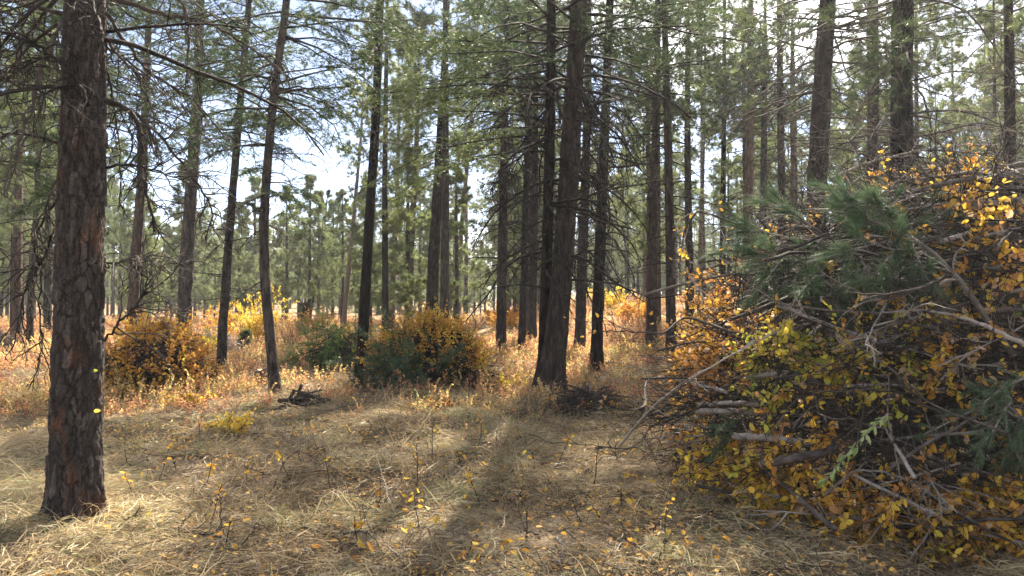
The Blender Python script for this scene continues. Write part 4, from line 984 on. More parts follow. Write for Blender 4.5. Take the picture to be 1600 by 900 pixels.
# ------------------------------------------------------------------ the big brush pile
def hero_pile():
    rg = rng_(500)
    cx, cy, rx, ry, h = HP; g = gz(cx, cy); c = (cx, cy, rx, ry, h, g, .72); base = np.array([cx, cy, g])
    root = empty('brush_pile', base, 'man-high pile of cut branches and yellow leaves filling the right side', 'brush pile', BG)
    # packed inside, too deep to pick apart
    b = Buf(); n = 1900
    a, l, u, el = sticks_on_dome(rg, c, n, 1.3, (.25, .93), 5, .06)
    tubes(b, a, (.006 + .018 * rg.random(n) ** 2)[:, None] * np.linspace(1.1, .5, 5)[None], 4, rg.random(n))
    p, d, par, t = spawn(rg, a, 2, .3, .98, .7, .1); e = grow(rg, p, d, l[par] * rg.uniform(.2, .5, len(p)), 5, .02, .18)
    tubes(b, e[:, [0, 2, 4]], .0042 * np.linspace(1, .5, 3)[None], 3, .5, cap=False)
    link('packed_sticks', b.mesh('packed_sticks', M['stick_dark'], base), root, 'stuff')
    # loose branches of the outer layer, each a part
    kinds = []
    for k in range(26):
        r2 = rng_(520 + k); b = Buf(); L = 1.0
        a = grow(r2, A([[-.5, 0, 0]]), A([[1., 0, 0]]), [L], 12, 0.0, .055)
        th = r2.uniform(.0032, .007) if k % 6 else .011
        tubes(b, a, th * np.linspace(1.1, .3, 12)[None] * (1 + r2.normal(0, .06, (1, 12))), 5, .5)
        p, d, par, t = spawn(r2, a, int(r2.integers(5, 11)), .25, .97, .65, .1); l2 = r2.uniform(.12, .42, len(p)) * (1.1 - .6 * t)
        e = grow(r2, p, d, l2, 7, .015, .14); tubes(b, e, .0034 * np.linspace(1.1, .4, 7)[None], 4, .5)
        p, d, par, t = spawn(r2, e, 3, .3, .95, .7, .1); f = grow(r2, p, d, l2[par] * r2.uniform(.2, .5, len(p)), 4, .02, .18)
        tubes(b, f, .002 * np.linspace(1.1, .5, 4)[None], 3, .5)
        kinds.append(b.mesh('branch', M['stick_pale' if k in (5, 14) else ['stick', 'stick_dark'][k % 2]]))
    nb = 290
    u = np.where(rg.random(nb) < .8, -math.pi / 2 + rg.normal(0, .95, nb), rg.random(nb) * 6.28); el = rg.random(nb) * .97
    p, nn = dome(c, u, el)
    for i in range(nb):
        d = rg.normal(0, 1, 3); d[2] = np.clip(d[2] * .22, -.3, .3); d = d - nn[i] * (d @ nn[i]) * .85; d = norm(d); d[2] = np.clip(d[2], -.22, .22); d = norm(d)
        L = rg.uniform(1.0, 2.1); o = link('branch', kinds[i % 26], root)
        zc = norm(np.cross(d, nn[i] + rg.normal(0, .4, 3))); yc = np.cross(zc, d)
        q = p[i] - nn[i] * rg.uniform(-.02, .14) - base
        if q[2] < .05: q[2] = .05
        mtx = Matrix(((d[0], yc[0], zc[0], q[0]), (d[1], yc[1], zc[1], q[1]), (d[2], yc[2], zc[2], q[2]), (0, 0, 0, 1)))
        o.matrix_local = mtx @ Matrix.Diagonal((L, L, L, 1))
    # leafy shoots.  zones: pixel box -> tone mean, spread, how many shoots, leaf size
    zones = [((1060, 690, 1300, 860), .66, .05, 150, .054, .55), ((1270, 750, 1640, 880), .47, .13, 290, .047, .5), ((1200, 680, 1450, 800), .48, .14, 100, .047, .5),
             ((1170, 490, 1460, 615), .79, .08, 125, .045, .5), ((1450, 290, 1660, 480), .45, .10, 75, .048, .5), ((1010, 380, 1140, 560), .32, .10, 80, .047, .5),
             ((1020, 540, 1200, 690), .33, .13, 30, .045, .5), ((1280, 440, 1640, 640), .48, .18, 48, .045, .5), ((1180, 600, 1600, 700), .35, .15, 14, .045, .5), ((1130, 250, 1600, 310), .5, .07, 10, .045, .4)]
    lb, tb = Buf(), Buf(); cand = []
    el_g = None
    # a dense table of pile surface points seen from the camera side
    U = -math.pi / 2 + rg.uniform(-1.75, 1.75, 60000); E = rg.random(60000) * .99
    S_, N_ = dome(c, U, E); vis = ((A([0, 0, CAMZ]) - S_) * N_).sum(1) > 0
    S_, N_ = S_[vis], N_[vis]; X_, Y_, _ = to_px(S_)
    def shoots(p, nn, tone, spread, size, hang, n_leaf=13):
        n = len(p)
        d = nn * .9 + rg.normal(0, .5, nn.shape) + A([0, 0, .25 - hang]); L = rg.uniform(.22, .55, n)
        s = grow(rg, p - nn * .16, d, L, 6, .10 * hang * 2, .16)
        tubes(tb, s, .0035 * np.linspace(1.1, .5, 6)[None], 3, .5)
        q, d, par, t = spawn(rg, s, n_leaf, .2, 1.0, 1.0, .1)
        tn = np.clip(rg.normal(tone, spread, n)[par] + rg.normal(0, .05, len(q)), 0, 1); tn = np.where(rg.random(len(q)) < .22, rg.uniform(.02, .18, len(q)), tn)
        uu = norm(d + rg.normal(0, .45, d.shape) - A([0, 0, .25])); vv = rg.normal(0, .75, d.shape) + nn[par] * .6
        return q, uu, vv, 1.15 * size * rg.uniform(.55, 1.35, len(q)), tn
    out_ = []
    for (x0, y0, x1, y1), tone, spr, n, size, hang in zones:
        k = np.where((X_ > x0) & (X_ < x1) & (Y_ > y0) & (Y_ < y1))[0]
        if len(k) == 0: continue
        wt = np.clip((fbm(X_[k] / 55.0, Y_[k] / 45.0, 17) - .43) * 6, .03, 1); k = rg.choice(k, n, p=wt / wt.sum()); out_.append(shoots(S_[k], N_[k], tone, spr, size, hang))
    # bare twigs bristling out of the heap
    k = rg.integers(0, len(S_), 1150); d = N_[k] * .45 + rg.normal(0, .55, (1150, 3)) + A([-.25, 0, 0])
    s = grow(rg, S_[k] - N_[k] * .12, d, rg.uniform(.3, .95, 1150), 7, .03, .14); tubes(tb, s, (.0036 * rg.uniform(.6, 1.5, 1150))[:, None] * np.linspace(1.1, .4, 7)[None], 3, .5)
    q, d, par, t = spawn(rg, s, 3, .3, .95, .7, .1); e = grow(rg, q, d, rg.uniform(.1, .35, len(q)), 3, .03, .2); tubes(tb, e, .0022 * np.linspace(1.1, .5, 3)[None], 3, .5, cap=False)
    # a thin cover over the rest and the far side
    uu = rg.random(150) * 6.28; p, nn = dome(c, uu, rg.random(150)); out_.append(shoots(p, nn, .4, .12, .045, .4))
    q, u_, v_, s_, t_ = [np.concatenate(z) for z in zip(*out_)]
    q[:, 2] = np.maximum(q[:, 2], terrain(q[:, 0], q[:, 1]) + .02)
    X, Yp, dep = to_px(q); inview = (X > 0) & (X < 1600) & (Yp > 0) & (Yp < 900)
    un, vn, n_n = leaf_frames(u_, v_)
    face = np.abs((n_n * norm(A([0, 0, CAMZ]) - q)).sum(1))
    score = np.where(inview, s_ * face / dep, 0)
    order = np.argsort(-score); first = order[:300]; rest = order[300:]
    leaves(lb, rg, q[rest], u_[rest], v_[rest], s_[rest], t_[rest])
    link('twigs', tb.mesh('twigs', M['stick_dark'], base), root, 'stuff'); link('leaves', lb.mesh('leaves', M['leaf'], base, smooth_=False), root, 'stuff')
    lk = {}
    for i in first:
        key = (int(np.clip(t_[i], 0, .999) * 14), int(i) % 3)
        if key not in lk:
            z = Buf(); leaves(z, rng_(key[0] * 3 + key[1]), A([[0, 0, 0]]), A([[1, 0, 0.]]), A([[0, 0, 1.]]), [1.0], (key[0] + .5) / 14); lk[key] = z.mesh('leaf', M['leaf'], smooth_=False)
        o = link('leaf', lk[key], root); a, b_, n_, pos = un[i] * s_[i], vn[i] * s_[i], n_n[i] * s_[i], q[i] - base
        o.matrix_local = Matrix(((a[0], b_[0], n_[0], pos[0]), (a[1], b_[1], n_[1], pos[1]), (a[2], b_[2], n_[2], pos[2]), (0, 0, 0, 1)))
    def surf(px, py, out=.0):
        k = np.argmin((X_ - px) ** 2 + (Y_ - py) ** 2); return S_[k] + N_[k] * out, N_[k]
    return c, base, root, surf
HC, HBASE, HROOT, surf = hero_pile()

def px_branch(name, label, cat, px, mm, out, mat, group=None, twigs=6, cut=False, seed=1, tw=(.15, .5), taper=.3, nleaf=0, tone=.4):
    """a single branch lying on the pile along the given photo line"""
    rg = rng_(seed); n = len(px)
    pts = A([surf(x, y, o)[0] if not isinstance(o, tuple) else at(x, y, o[0]) for (x, y), o in zip(px, out)])
    s = np.linspace(0, n - 1, 22); path = np.stack([np.interp(s, np.arange(n), pts[:, i]) for i in range(3)], -1)
    for _ in range(3): path[1:-1] = .25 * path[:-2] + .5 * path[1:-1] + .25 * path[2:]
    path[1:-1] += rg.normal(0, .004, (20, 3)); base = path[0].copy()
    b = Buf(); r = mm / 1000
    tubes(b, path[None], r * np.linspace(1, taper, 22)[None] * (1 + rg.normal(0, .05, (1, 22))), 10, .5)
    root = empty(name, base, label, cat, group)
    link('stem', b.mesh('stem', M[mat], base), root)
    if cut:
        e = Buf(); d = norm(path[0] - path[1]); tubes(e, np.stack([path[0] - d * .002, path[0] + d * .006])[None], r * A([[.97, .90]]), 12, .5); link('cut_end', e.mesh('cut_end', M['wood_cut'], base), root)
    if twigs:
        e = Buf(); p, d, par, t = spawn(rg, path[None], twigs, .15, .97, .7, .1); l2 = rg.uniform(*tw, len(p))
        q = grow(rg, p, d, l2, 8, .02, .15); tubes(e, q, (r * .32) * np.linspace(1, .35, 8)[None], 5, .5)
        p2, d2, par2, t2 = spawn(rg, q, 3, .2, .95, .7, .1); w = grow(rg, p2, d2, l2[par2] * rg.uniform(.2, .5, len(p2)), 5, .03, .2)
        tubes(e, w, (r * .16 + .001) * np.linspace(1, .5, 5)[None], 3, .5); link('twigs', e.mesh('twigs', M[mat], base), root, 'stuff')
        if nleaf:
            z = Buf(); p3, d3, pa, t3 = spawn(rg, w, nleaf, .3, 1, 1, .1); leaves(z, rg, p3, d3, rg.normal(0, 1, d3.shape), .045 * rg.uniform(.7, 1.2, len(p3)), np.clip(rg.normal(tone, .08, len(p3)), 0, 1)); link('leaves', z.mesh('leaves', M['leaf'], base, smooth_=False), root, 'stuff')
    return root
BR = 'branches lying on the big brush pile'
px_branch('branch', 'long pale grey branch slanting up across the dark sticks of the big pile', 'branch', [(1050, 715), (1100, 650), (1150, 600), (1195, 560), (1240, 520)], 13, [.5, .45, .3, .2, .1], 'stick_pale', BR, 6, seed=1)
px_branch('branch', 'thick bark-covered branch bending over the cut pine bough', 'branch', [(1580, 560), (1500, 470), (1440, 420), (1360, 380), (1290, 360), (1215, 340)], 21, [.05, .18, .22, .22, .2, .12], 'stick', BR, 8, seed=2)
px_branch('branch', 'smooth grey branch with a brown cut end on the right half of the big pile', 'branch', [(1582, 562), (1530, 535), (1450, 505), (1400, 492)], 17, [.22, .2, .14, .05], 'stick_pale', BR, 3, True, seed=3)
px_branch('log', 'grey log with a sawn end poking out above the golden leaves', 'log', [(1214, 729), (1260, 716), (1310, 702), (1370, 690)], 30, [.22, .14, .02, -.25], 'stick', None, 0, True, seed=4, taper=.9)
px_branch('log', 'short cut log end above the yellow leaves, lower of two side by side', 'log', [(1114, 652), (1145, 645), (1190, 632)], 26, [.16, .06, -.2], 'stick_pale', None, 0, True, seed=5, taper=.9)
px_branch('log', 'short cut log end above the yellow leaves, upper of two side by side', 'log', [(1110, 638), (1142, 632), (1190, 620)], 20, [.12, .04, -.2], 'stick_pale', None, 0, True, seed=6, taper=.9)
px_branch('log', 'dark log end level with the two short cut logs, further into the pile', 'log', [(1166, 684), (1200, 687), (1260, 690)], 26, [.14, .08, -.1], 'stick', None, 0, True, seed=7, taper=.9)
px_branch('branch', 'pale broken branch sticking out of the top of the big pile', 'branch', [(1250, 305), (1215, 290), (1165, 268), (1128, 248)], 16, [.0, .12, .3, .42], 'stick_pale', BR, 3, seed=8)
px_branch('branch', 'long thin branch reaching left from the big pile over the bright clearing', 'branch', [(1170, 535), (1110, 525), (1040, 522), (980, 518), (940, 517)], 11, [.1, .3, (5.9,), (5.8,), (5.75,)], 'stick_dark', BR, 9, seed=9, nleaf=1)
px_branch('branch', 'drooping curved branch on the upper left shoulder of the big pile', 'branch', [(1128, 312), (1092, 325), (1068, 360), (1060, 420)], 12, [.15, (6.0,), (6.0,), (6.0,)], 'stick', BR, 7, seed=10, nleaf=2, tone=.5)
px_branch('branch', 'hooked bare branch lying at the foot of the pile over pale grass', 'branch', [(1150, 620), (1080, 605), (1040, 612), (1010, 635), (990, 640)], 14, [.1, .25, .3, (5.9,), (5.8,)], 'stick', BR, 4, seed=11)
px_branch('branch', 'grey forked branch crossing the shadowed middle of the big pile', 'branch', [(1390, 735), (1430, 700), (1480, 680), (1520, 650), (1545, 610)], 13, [.2, .24, .25, .2, .12], 'stick', BR, 7, seed=12)
px_branch('branch', 'long silvery branch along the skyline of the big pile', 'branch', [(1300, 300), (1350, 265), (1410, 245), (1480, 245), (1560, 235)], 15, [.2, .22, .2, .2, .2], 'stick_pale', BR, 8, seed=13)
px_branch('branch', 'thin upright forked stick rising from the right end of the pile top', 'branch', [(1590, 290), (1570, 260), (1545, 220), (1520, 150)], 10, [.1, (6.5,), (6.4,), (6.4,)], 'stick', BR, 7, seed=14)
px_branch('branch', 'dark arching branch above the pile top, bare against the trees', 'branch', [(1290, 280), (1270, 240), (1330, 220), (1420, 225)], 9, [.1, (6.7,), (6.6,), (6.6,)], 'stick_dark', BR, 6, seed=15)
px_branch('branch', 'grey branch running down the front among the golden leaves', 'branch', [(1300, 770), (1345, 735), (1400, 745), (1460, 780), (1530, 820)], 10, [.18, .22, .22, .22, .2], 'stick', BR, 8, seed=16)
px_branch('branch', 'dark bent branch trailing onto the grass at the left foot of the pile', 'branch', [(1120, 640), (1060, 680), (1000, 700), (930, 700)], 11, [.1, .3, (5.6,), (5.4,)], 'stick_dark', BR, 12, seed=17, tw=(.2, .6))

def bough(name, label, px, species, seed, n=14, L=.5, nl=.19, mat='pine_blue', out=.16, wide=.16):
    rg = rng_(seed); P, N_ = zip(*[surf(x, y, out) for x, y in px]); P, N_ = A(P), A(N_)
    base = P[0].copy(); root = empty(name, base, label, 'bough')
    k = rg.integers(0, len(P), n); p = P[k] + rg.normal(0, wide, (n, 3)) * .7
    d = N_[k] * .45 + rg.normal(0, .5, (n, 3)) + A([-.45, 0, -.62]); a = grow(rg, p, d, L * rg.uniform(.6, 1.2, n), 6, .04, .1)
    wb, nb = Buf(), Buf(); tubes(wb, a, .007 * np.linspace(1.2, .5, 6)[None], 5, .5)
    if species == 'pine':
        q, dd, par, t = spawn(rg, a, 5, .2, .95, .6, .1); s = grow(rg, q, dd, L * rg.uniform(.2, .45, len(q)), 4, -.02, .08); tubes(wb, s, .004 * np.ones((1, 4)), 4, .5)
        src = np.concatenate([s, a[:, 2:]]); kk = 62
        par4 = np.repeat(np.arange(len(src)), kk); pp, tg = pick(src, par4, 1 - .75 * rg.random(len(par4)) ** 1.5)
        dv = tg * .85 + rg.normal(0, .27, pp.shape); tn = np.repeat(rg.random(len(src)) * .45, kk) + rg.random(len(pp)) * .55
        needles(nb, rg, pp, dv, nl * rg.uniform(.75, 1.05, len(pp)), .0048, tn)
    else:
        q, dd, par, t = spawn(rg, a, 12, .1, 1, .7, .5); s = grow(rg, q, dd, L * .45 * (1.1 - .7 * t), 5, .03, .06); tubes(wb, s, .003 * np.ones((1, 5)), 4, .5)
        kk = 125; par4 = np.repeat(np.arange(len(s)), kk); pp, tg = pick(s, par4, rg.random(len(par4)))
        needles(nb, rg, pp, tg * .55 + rg.normal(0, .5, pp.shape), nl * rg.uniform(.7, 1.2, len(pp)), .0058, .3 + rg.random(len(pp)) * .6)
    link('stem', wb.mesh('stem', M['stick'], base), root); link('needles', nb.mesh('needles', M[mat], base, smooth_=False), root)
bough('pine_bough', 'big cut pine bough with long blue-green needles on top of the brush pile', [(1400, 350), (1360, 350), (1330, 365), (1290, 385), (1250, 410), (1330, 410), (1420, 390), (1290, 430), (1380, 415), (1410, 330), (1330, 430)], 'pine', 601, 32, .43, out=.03)
bough('spruce_sprig', 'blue-green short-needled sprig at the right edge of the brush pile', [(1560, 610), (1580, 640), (1595, 660), (1570, 650)], 'fir', 602, 16, .42, .026, out=.16, wide=.08)
bough('spruce_sprig', 'dark short-needled sprig tucked in the shadowed front of the brush pile', [(1160, 660), (1180, 640)], 'fir', 603, 5, .3, .022, out=.02, wide=.05)

def pale_sprig():
    rg = rng_(610); root = None
    p0, n0 = surf(1385, 660, .26); root = empty('leafy_sprig', p0, 'sprig of pale silvery green narrow leaves hanging on the front of the pile', 'sprig')
    w, z = Buf(), Buf()
    pts = A([surf(x, y, .26)[0] for x, y in ((1388, 655), (1370, 680), (1345, 705), (1320, 730), (1305, 755))])
    tubes(w, pts[None], .004 * np.linspace(1.2, .6, 5)[None], 5, .5)
    q, d, par, t = spawn(rg, pts[None], 46, 0, 1, .8, .1); leaves(z, rg, q, d - A([0, 0, .2]), rg.normal(0, .7, d.shape) + n0, .062 * rg.uniform(.7, 1.3, len(q)), rg.random(len(q)), .6)
    link('stem', w.mesh('stem', M['stick_pale'], p0), root); link('leaves', z.mesh('leaves', M['leaf_pale'], p0, smooth_=False), root, 'stuff')
pale_sprig()

# ------------------------------------------------------------------ bushes, seedlings, stumps, fallen wood
def bush(name, label, px, py, hpx, wpx, seed, Y=None, tone=.62, spread=.07, nst=26, nleaf=16, size=.055, cat='bush', group=None):
    rg = rng_(seed); Y = Y or ground_at(px, py)[1]; x = (px - 800) / F * Y; base = np.array([x, Y, gz(x, Y)]); h = hpx * Y / F; w = wpx * Y / F / 2
    root = empty(name, base, label, cat, group); wb, lb = Buf(), Buf()
    p = base + np.concatenate([rg.normal(0, w * .3, (nst, 2)), np.zeros((nst, 1))], 1); az = rg.random(nst) * 6.28; k = w / max(h, .1)
    a = grow(rg, p, np.stack([np.cos(az) * k * .8, np.sin(az) * k * .8, np.ones(nst)], -1), h * rg.uniform(.55, 1.15, nst), 7, .01, .1); tubes(wb, a, .006 * np.linspace(1.2, .4, 7)[None], 4, .5)
    q, d, par, t = spawn(rg, a, 6, .2, .95, .7, .1); s = grow(rg, q, d, h * .3 * rg.uniform(.5, 1.1, len(q)), 4, .01, .15); tubes(wb, s, .003 * np.ones((1, 4)), 3, .5)
    q, d, par, t = spawn(rg, s, nleaf, .1, 1, 1.0, .1); tn = np.clip(rg.normal(tone, spread, len(s))[par] + rg.normal(0, .04, len(q)), 0, 1)
    small_leaves(lb, rg, q, d, rg.normal(0, .8, d.shape) + A([0, 0, .4]), 1.15 * size * rg.uniform(.6, 1.3, len(q)), tn)
    link('stems', wb.mesh('stems', M['stick_dark'], base), root, 'stuff'); link('leaves', lb.mesh('leaves', M['leaf'], base, smooth_=False), root, 'stuff')
bush('bush', 'tall bright yellow bush beside the curved fir', 398, 545, 78, 80, 701, Y=29, tone=.64, nst=34, nleaf=18, size=.07)
bush('bush', 'low orange bush behind the bright yellow one', 350, 545, 60, 70, 702, Y=32, tone=.42, size=.07)
bush('bush', 'rust-orange bush by the broken dark snag', 490, 535, 42, 44, 703, Y=36, tone=.36, size=.07)
bush('bush', 'sparse bare-stemmed bush with few rusty leaves in front of the dark snag', 455, 560, 60, 90, 704, Y=28, tone=.2, nleaf=4, nst=50, size=.05)
bush('bush', 'small yellow-green bush glowing on the open orange slope', 955, 515, 40, 60, 705, Y=40, tone=.7, size=.08)
bush('bush', 'yellow bush between the orange pile and the slim scarred fir', 322, 560, 36, 30, 706, Y=22, tone=.66, nst=12, size=.06)
bush('bush', 'orange bush showing between the two narrow grey pines', 790, 535, 38, 70, 707, Y=36, tone=.38, size=.08)
bush('bush', 'orange bush under the pale trees beside the double fir', 985, 540, 40, 70, 708, Y=34, tone=.40, size=.08)

bush('plant', 'low sprawling plant with bright yellow leaves in the grass between plated pine and curved fir', 360, 684, 42, 95, 711, tone=.64, nst=18, nleaf=5, size=.045, cat='plant')
bush('plant', 'small yellow-leaved plant beside the dark root heap', 300, 640, 30, 60, 712, tone=.58, nst=12, nleaf=5, size=.045, cat='plant')
bush('plant', 'low tan-leaved plant in the grass in front of the yellow-topped pile', 690, 640, 26, 70, 713, tone=.3, nst=16, nleaf=4, size=.04, cat='plant')
bush('plant', 'low yellow-green plant at the foot of the double fir', 800, 612, 30, 60, 714, tone=.7, nst=14, nleaf=6, size=.045, cat='plant')
def fir_seedling():
    g = ground_at(383, 553); t = Tree(720, [g, g + A([0, 0, .4]), g + A([0, 0, .7])], .012, .75); root = empty('fir_seedling', g, 'tiny dark green fir seedling in front of the yellow bush', 'seedling')
    w, l = Buf(), Buf(); t.live(w, l, .05, 46, .36, 'fir', nl=.04, nw=.007, low=1.0)
    link('trunk', t.trunk(6, .1, .02, .1).mesh('trunk', M['stick_dark'], g), root); link('branches', w.mesh('branches', M['stick_dark'], g), root, 'stuff'); link('crown', l.mesh('crown', M['fir'], g, smooth_=False), root)
fir_seedling()

def stump(name, label, px, py, w, hpx, bark, seed, Y=None, broken=False, cat='stump'):
    rg = rng_(seed); g = ground_at(px, py) if Y is None else np.array([(px - 800) / F * Y, Y, gz((px - 800) / F * Y, Y)]); Y = g[1]
    r = w * Y / F / 2; h = hpx * Y / F
    t = Tree(seed, [g, g + A([.02, 0, h * .6]), g + A([.03, 0, h * 5])], r, h * 5); t.rad = lambda z: r * (1.1 - .12 * np.clip(A(z) / h, 0, 1))
    root = empty(name, g, label, cat)
    z = np.concatenate([A([-.1]), np.linspace(0, h, 14)]); V, f = trunk_mesh(rg, t.ctr, t.rad, z, 24, .2, .35, seed)
    V[-1, :, 2] += (rg.uniform(-.1, .45, 24) * h if broken else rg.normal(0, .012, 24))
    b = Buf(); b.add(V, None, f); link('trunk', b.mesh('trunk', M[bark], g), root)
    e = Buf(); top = np.concatenate([V[-1] * .94 + V[-1].mean(0) * .06 - A([0, 0, .015]), V[-1].mean(0)[None] - A([0, 0, .02 if not broken else h * .3])]); k = np.arange(24)
    e.add(top, np.stack([k, (k + 1) % 24, np.full(24, 24)], -1)); link('cut_top', e.mesh('cut_top', M['wood_cut'] if not broken else M['stick_dark'], g), root)
stump('tree_stump', 'low sawn grey stump beside the curved fir', 409, 603, 22, 26, 'bark_pale', 731)
stump('broken_snag', 'dark broken snag standing among bushes behind the clearing', 474, 512, 13, 40, 'bark_dark', 732, Y=40, broken=True, cat='snag')
stump('tree_stump', 'tiny charred stump by the fir seedling', 398, 551, 7, 9, 'bark_dark', 733, broken=True)

def ground_branch(name, label, px, mm, lift, mat, seed, tw=5, group=None, cat='branch'):
    rg = rng_(seed); P = A([ground_at(x, y) + A([0, 0, l]) for (x, y), l in zip(px, lift)]); n = len(P); s = np.linspace(0, n - 1, 16)
    path = np.stack([np.interp(s, np.arange(n), P[:, i]) for i in range(3)], -1)
    for _ in range(2): path[1:-1] = .25 * path[:-2] + .5 * path[1:-1] + .25 * path[2:]
    path += rg.normal(0, .006, path.shape); base = path[0].copy(); b = Buf(); r = mm / 1000; tubes(b, path[None], r * np.linspace(1.1, .4, 16)[None], 6, .5)
    if tw:
        p, d, par, t = spawn(rg, path[None], tw, .2, .95, .8, .1); d[:, 2] = np.abs(d[:, 2]); q = grow(rg, p, d, rg.uniform(.1, .35, len(p)), 6, .03, .2); tubes(b, q, r * .4 * np.linspace(1, .4, 6)[None], 4, .5)
    o = link(name, b.mesh(name, M[mat], base)); o.location = base; tag(o, label, cat, group)
FB = 'fallen branches in the grass'
ground_branch('fallen_branch', 'thin dark branch arched like a bow over the grass', [(427, 765), (445, 748), (470, 735), (500, 745), (512, 752)], 6, [.0, .16, .2, .1, .02], 'stick_dark', 1, 3, FB)
ground_branch('fallen_branch', 'dark forked branch lying under the arched one at the lower edge', [(470, 838), (510, 850), (545, 868), (600, 880)], 8, [.05, .06, .06, .03], 'stick_dark', 2, 6, FB)
ground_branch('fallen_branch', 'grey bent branch at the lower edge with short prongs', [(535, 850), (560, 853), (585, 865), (605, 885)], 9, [.06, .1, .08, .03], 'stick', 3, 5, FB)
ground_branch('fallen_branch', 'long pale straight stick lying across the grass mid picture', [(655, 715), (690, 711), (725, 708)], 7, [.04, .05, .04], 'stick_pale', 4, 0, FB)
ground_branch('fallen_branch', 'dead leaning stick standing out of the grass, pale and straight', [(618, 815), (603, 780), (588, 745)], 5, [.02, .1, .22], 'stick_pale', 5, 1, FB)
ground_branch('fallen_branch', 'dark twig fan lying in front of the small root heap', [(490, 655), (530, 650), (575, 640), (610, 632)], 9, [.03, .12, .1, .05], 'stick_dark', 6, 12, FB)
ground_branch('fallen_branch', 'dark pronged branch standing in the grass by the plated pine', [(345, 880), (346, 850), (344, 835)], 7, [.0, .12, .26], 'stick_dark', 7, 3, FB)
ground_branch('fallen_branch', 'low grey log lying behind the heap of dark sticks', [(930, 577), (950, 574), (972, 571)], 60, [.1, .1, .08], 'stick', 8, 3, FB)
ground_branch('fallen_branch', 'brown stick with a sawn pale end lying by the golden leaves', [(1034, 812), (1055, 822), (1082, 834)], 15, [.03, .03, .03], 'stick_pale', 9, 0, FB)
ground_branch('fallen_branch', 'grey stick on the ground under the lowest golden leaves', [(1105, 882), (1130, 886), (1165, 885)], 16, [.03, .03, .03], 'stick', 10, 0, FB)
ground_branch('fallen_branch', 'curved dark stick at the lower edge near the big pile', [(870, 850), (882, 870), (880, 885), (870, 892)], 8, [.03, .05, .05, .03], 'stick', 11, 2, FB)
ground_branch('fallen_branch', 'gnarled dark branch in the grass between plated pine and arched twig', [(255, 848), (290, 850), (330, 852), (360, 838)], 8, [.03, .06, .06, .1], 'stick_dark', 12, 6, FB)
rgf = rng_(760)
for i in range(120):
    x, y = rgf.uniform(180, 1080), rgf.uniform(640, 895); a = rgf.random() * 3.14; L = rgf.uniform(14, 55) * (y - 470) / 400
    ground_branch('fallen_twig', 'short dead twig lying in the matted dry grass', [(x, y), (x + L * math.cos(a) * .5 + rgf.normal(0, 3), y + L * .12 * math.sin(a)), (x + L * math.cos(a), y + L * .3 * math.sin(a))], rgf.uniform(2.5, 5.5), [.05, rgf.uniform(.05, .16), rgf.uniform(.04, .25)], 'stick_dark' if i % 3 else 'stick', 800 + i, int(rgf.integers(0, 5)), 'dead twigs in the grass', 'twig')

LEAFM = []
for k in range(13):
    z = Buf(); leaves(z, rng_(840 + k), A([[0, 0, 0]]), A([[1, 0, 0.]]), A([[0, 0, 1.]]), [1.0], [.2, .3, .36, .42, .48, .52, .56, .6, .64, .68, .46, .12, .9][k]); LEAFM.append(z.mesh('leaf', M['leaf'], smooth_=False))
def leaf_matrix(rg, pos, size, tilt):
    a = rg.random() * 6.28; return Matrix.Translation([float(c) for c in pos]) @ Matrix.Rotation(a, 4, 'Z') @ Matrix.Rotation(rg.normal(0, tilt), 4, 'X') @ Matrix.Rotation(rg.normal(0, tilt), 4, 'Y') @ Matrix.Diagonal((size, size, size, 1))
rgl = rng_(770)
for i in range(285):
    while True:
        x, y = rgl.uniform(150, 1180), 660 + 235 * rgl.random() ** .7
        if rgl.random() < .25 + .75 * smooth(400, 900, x): break
    g = ground_at(x, y); o = link('fallen_leaf', LEAFM[int(rgl.integers(0, 12))]); o.matrix_world = leaf_matrix(rgl, g + A([0, 0, rgl.uniform(.03, .09)]), rgl.uniform(.04, .075), .6)
    tag(o, 'single yellow-orange leaf fallen on the dry grass', 'leaf', 'fallen leaves on the grass')
for (x, y, lab, k) in ((146, 642, 'yellow leaf stuck to the bark low on the plated pine', 8), (146, 579, 'small greenish leaf stuck to the bark above the yellow one', 12)):
    p = at(x, y, PINE.base[1] - .150); o = link('stray_leaf', LEAFM[k]); o.matrix_world = Matrix.Translation([float(c) for c in p]) @ Matrix.Rotation(R(80), 4, 'X') @ Matrix.Diagonal((.05 if k != 12 else .03, .05 if k != 12 else .035, .05, 1)); tag(o, lab, 'leaf')

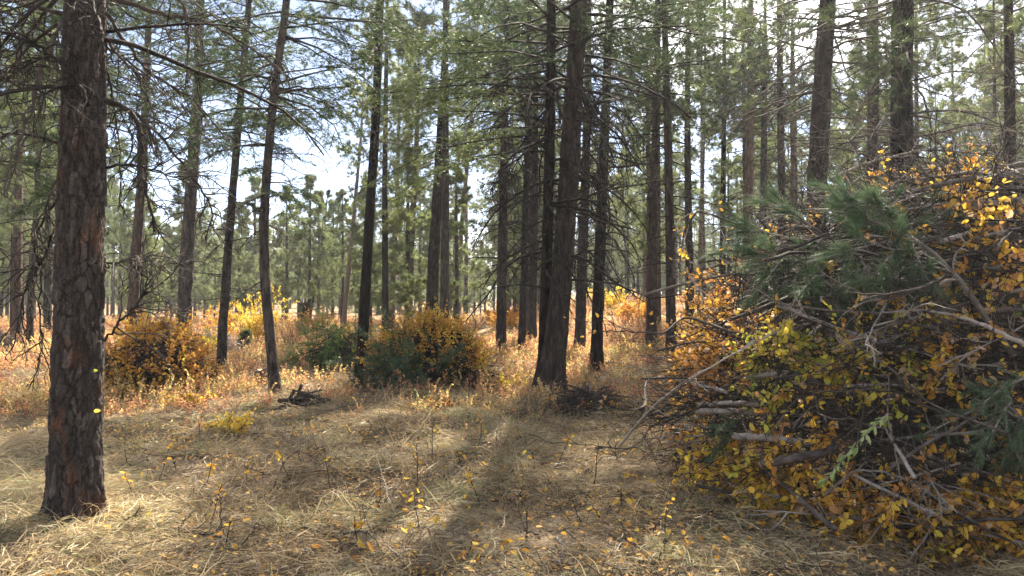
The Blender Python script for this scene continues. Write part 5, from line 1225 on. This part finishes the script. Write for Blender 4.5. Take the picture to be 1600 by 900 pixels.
def sprig(px, py, hpx, label, seed, group, nl=8, tones=(2, 8), lean=.25, size=.045):
    rg = rng_(seed); g = ground_at(px, py); h = hpx * g[1] / F; root = empty('leafy_sprig', g, label, 'sprig', group)
    a = grow(rg, [g], [[rg.normal(0, lean), rg.normal(0, lean), 1]], [h], 8, .01, .1); b = Buf(); tubes(b, a, .0042 * np.linspace(1.2, .5, 8)[None], 4, .5)
    p, d, par, t = spawn(rg, a, 4, .4, .95, .7, .1); s = grow(rg, p, d, h * .3 * rg.uniform(.4, 1, 4), 4, .0, .15); tubes(b, s, .0028 * np.ones((1, 4)), 3, .5); link('stem', b.mesh('stem', M['stick_dark'], g), root)
    src = np.concatenate([s, a[:, 4:8]]); par = rg.integers(0, len(src), nl); p, tg = pick(src, par, .4 + .6 * rg.random(nl))
    for i in range(nl):
        o = link('leaf', LEAFM[int(rg.integers(*tones))], root); o.matrix_local = leaf_matrix(rg, p[i] - g, size * rg.uniform(.7, 1.25), .8)
SG = 'leafy sprigs in the grass'
for i, (x, y, h, n) in enumerate(((322, 762, 42, 9), (383, 765, 46, 8))):
    sprig(x, y, h, ('bright orange-leaved sprig in sunlit grass, nearer the plated pine', 'orange-leaved sprig in sunlit grass, further from the plated pine')[i], 880 + i, SG, n, (3, 6))
rgs = rng_(790)
for i in range(32):
    if i < 12: x, y, h = [(515, 770, 70), (560, 855, 45), (650, 770, 75), (655, 830, 60), (750, 790, 60), (722, 740, 40), (868, 735, 60), (835, 740, 45), (925, 770, 75), (660, 890, 30), (912, 650, 60), (990, 680, 70)][i]
    else: x, y, h = rgs.uniform(190, 1120), rgs.uniform(650, 890), rgs.uniform(25, 62)
    sprig(x, y, h, 'thin upright sprig with a few orange leaves in the dry grass', 900 + i, SG, int(rgs.integers(3, 9)), (1, 10))

# ------------------------------------------------------------------ the hazy air between the trees
def haze():
    b = Buf(); x0, x1, y0, y1, z0, z1 = -930, 930, -230, 1430, -4, 46
    v = A([(x0, y0, z0), (x1, y0, z0), (x1, y1, z0), (x0, y1, z0), (x0, y0, z1), (x1, y0, z1), (x1, y1, z1), (x0, y1, z1)])
    b.add(v, None, [(0, 3, 2, 1), (4, 5, 6, 7), (0, 1, 5, 4), (1, 2, 6, 5), (2, 3, 7, 6), (3, 0, 4, 7)])
    m, nt, o = material('haze'); p = nd(nt, 'ShaderNodeVolumePrincipled'); p.inputs['Color'].default_value = (.93, .96, 1, 1)
    p.inputs['Density'].default_value = .0006; p.inputs['Anisotropy'].default_value = .35
    nt.links.new(p.outputs[0], o.inputs['Volume'])
    link('haze', b.mesh('haze', m, smooth_=False), None, 'stuff')
haze()
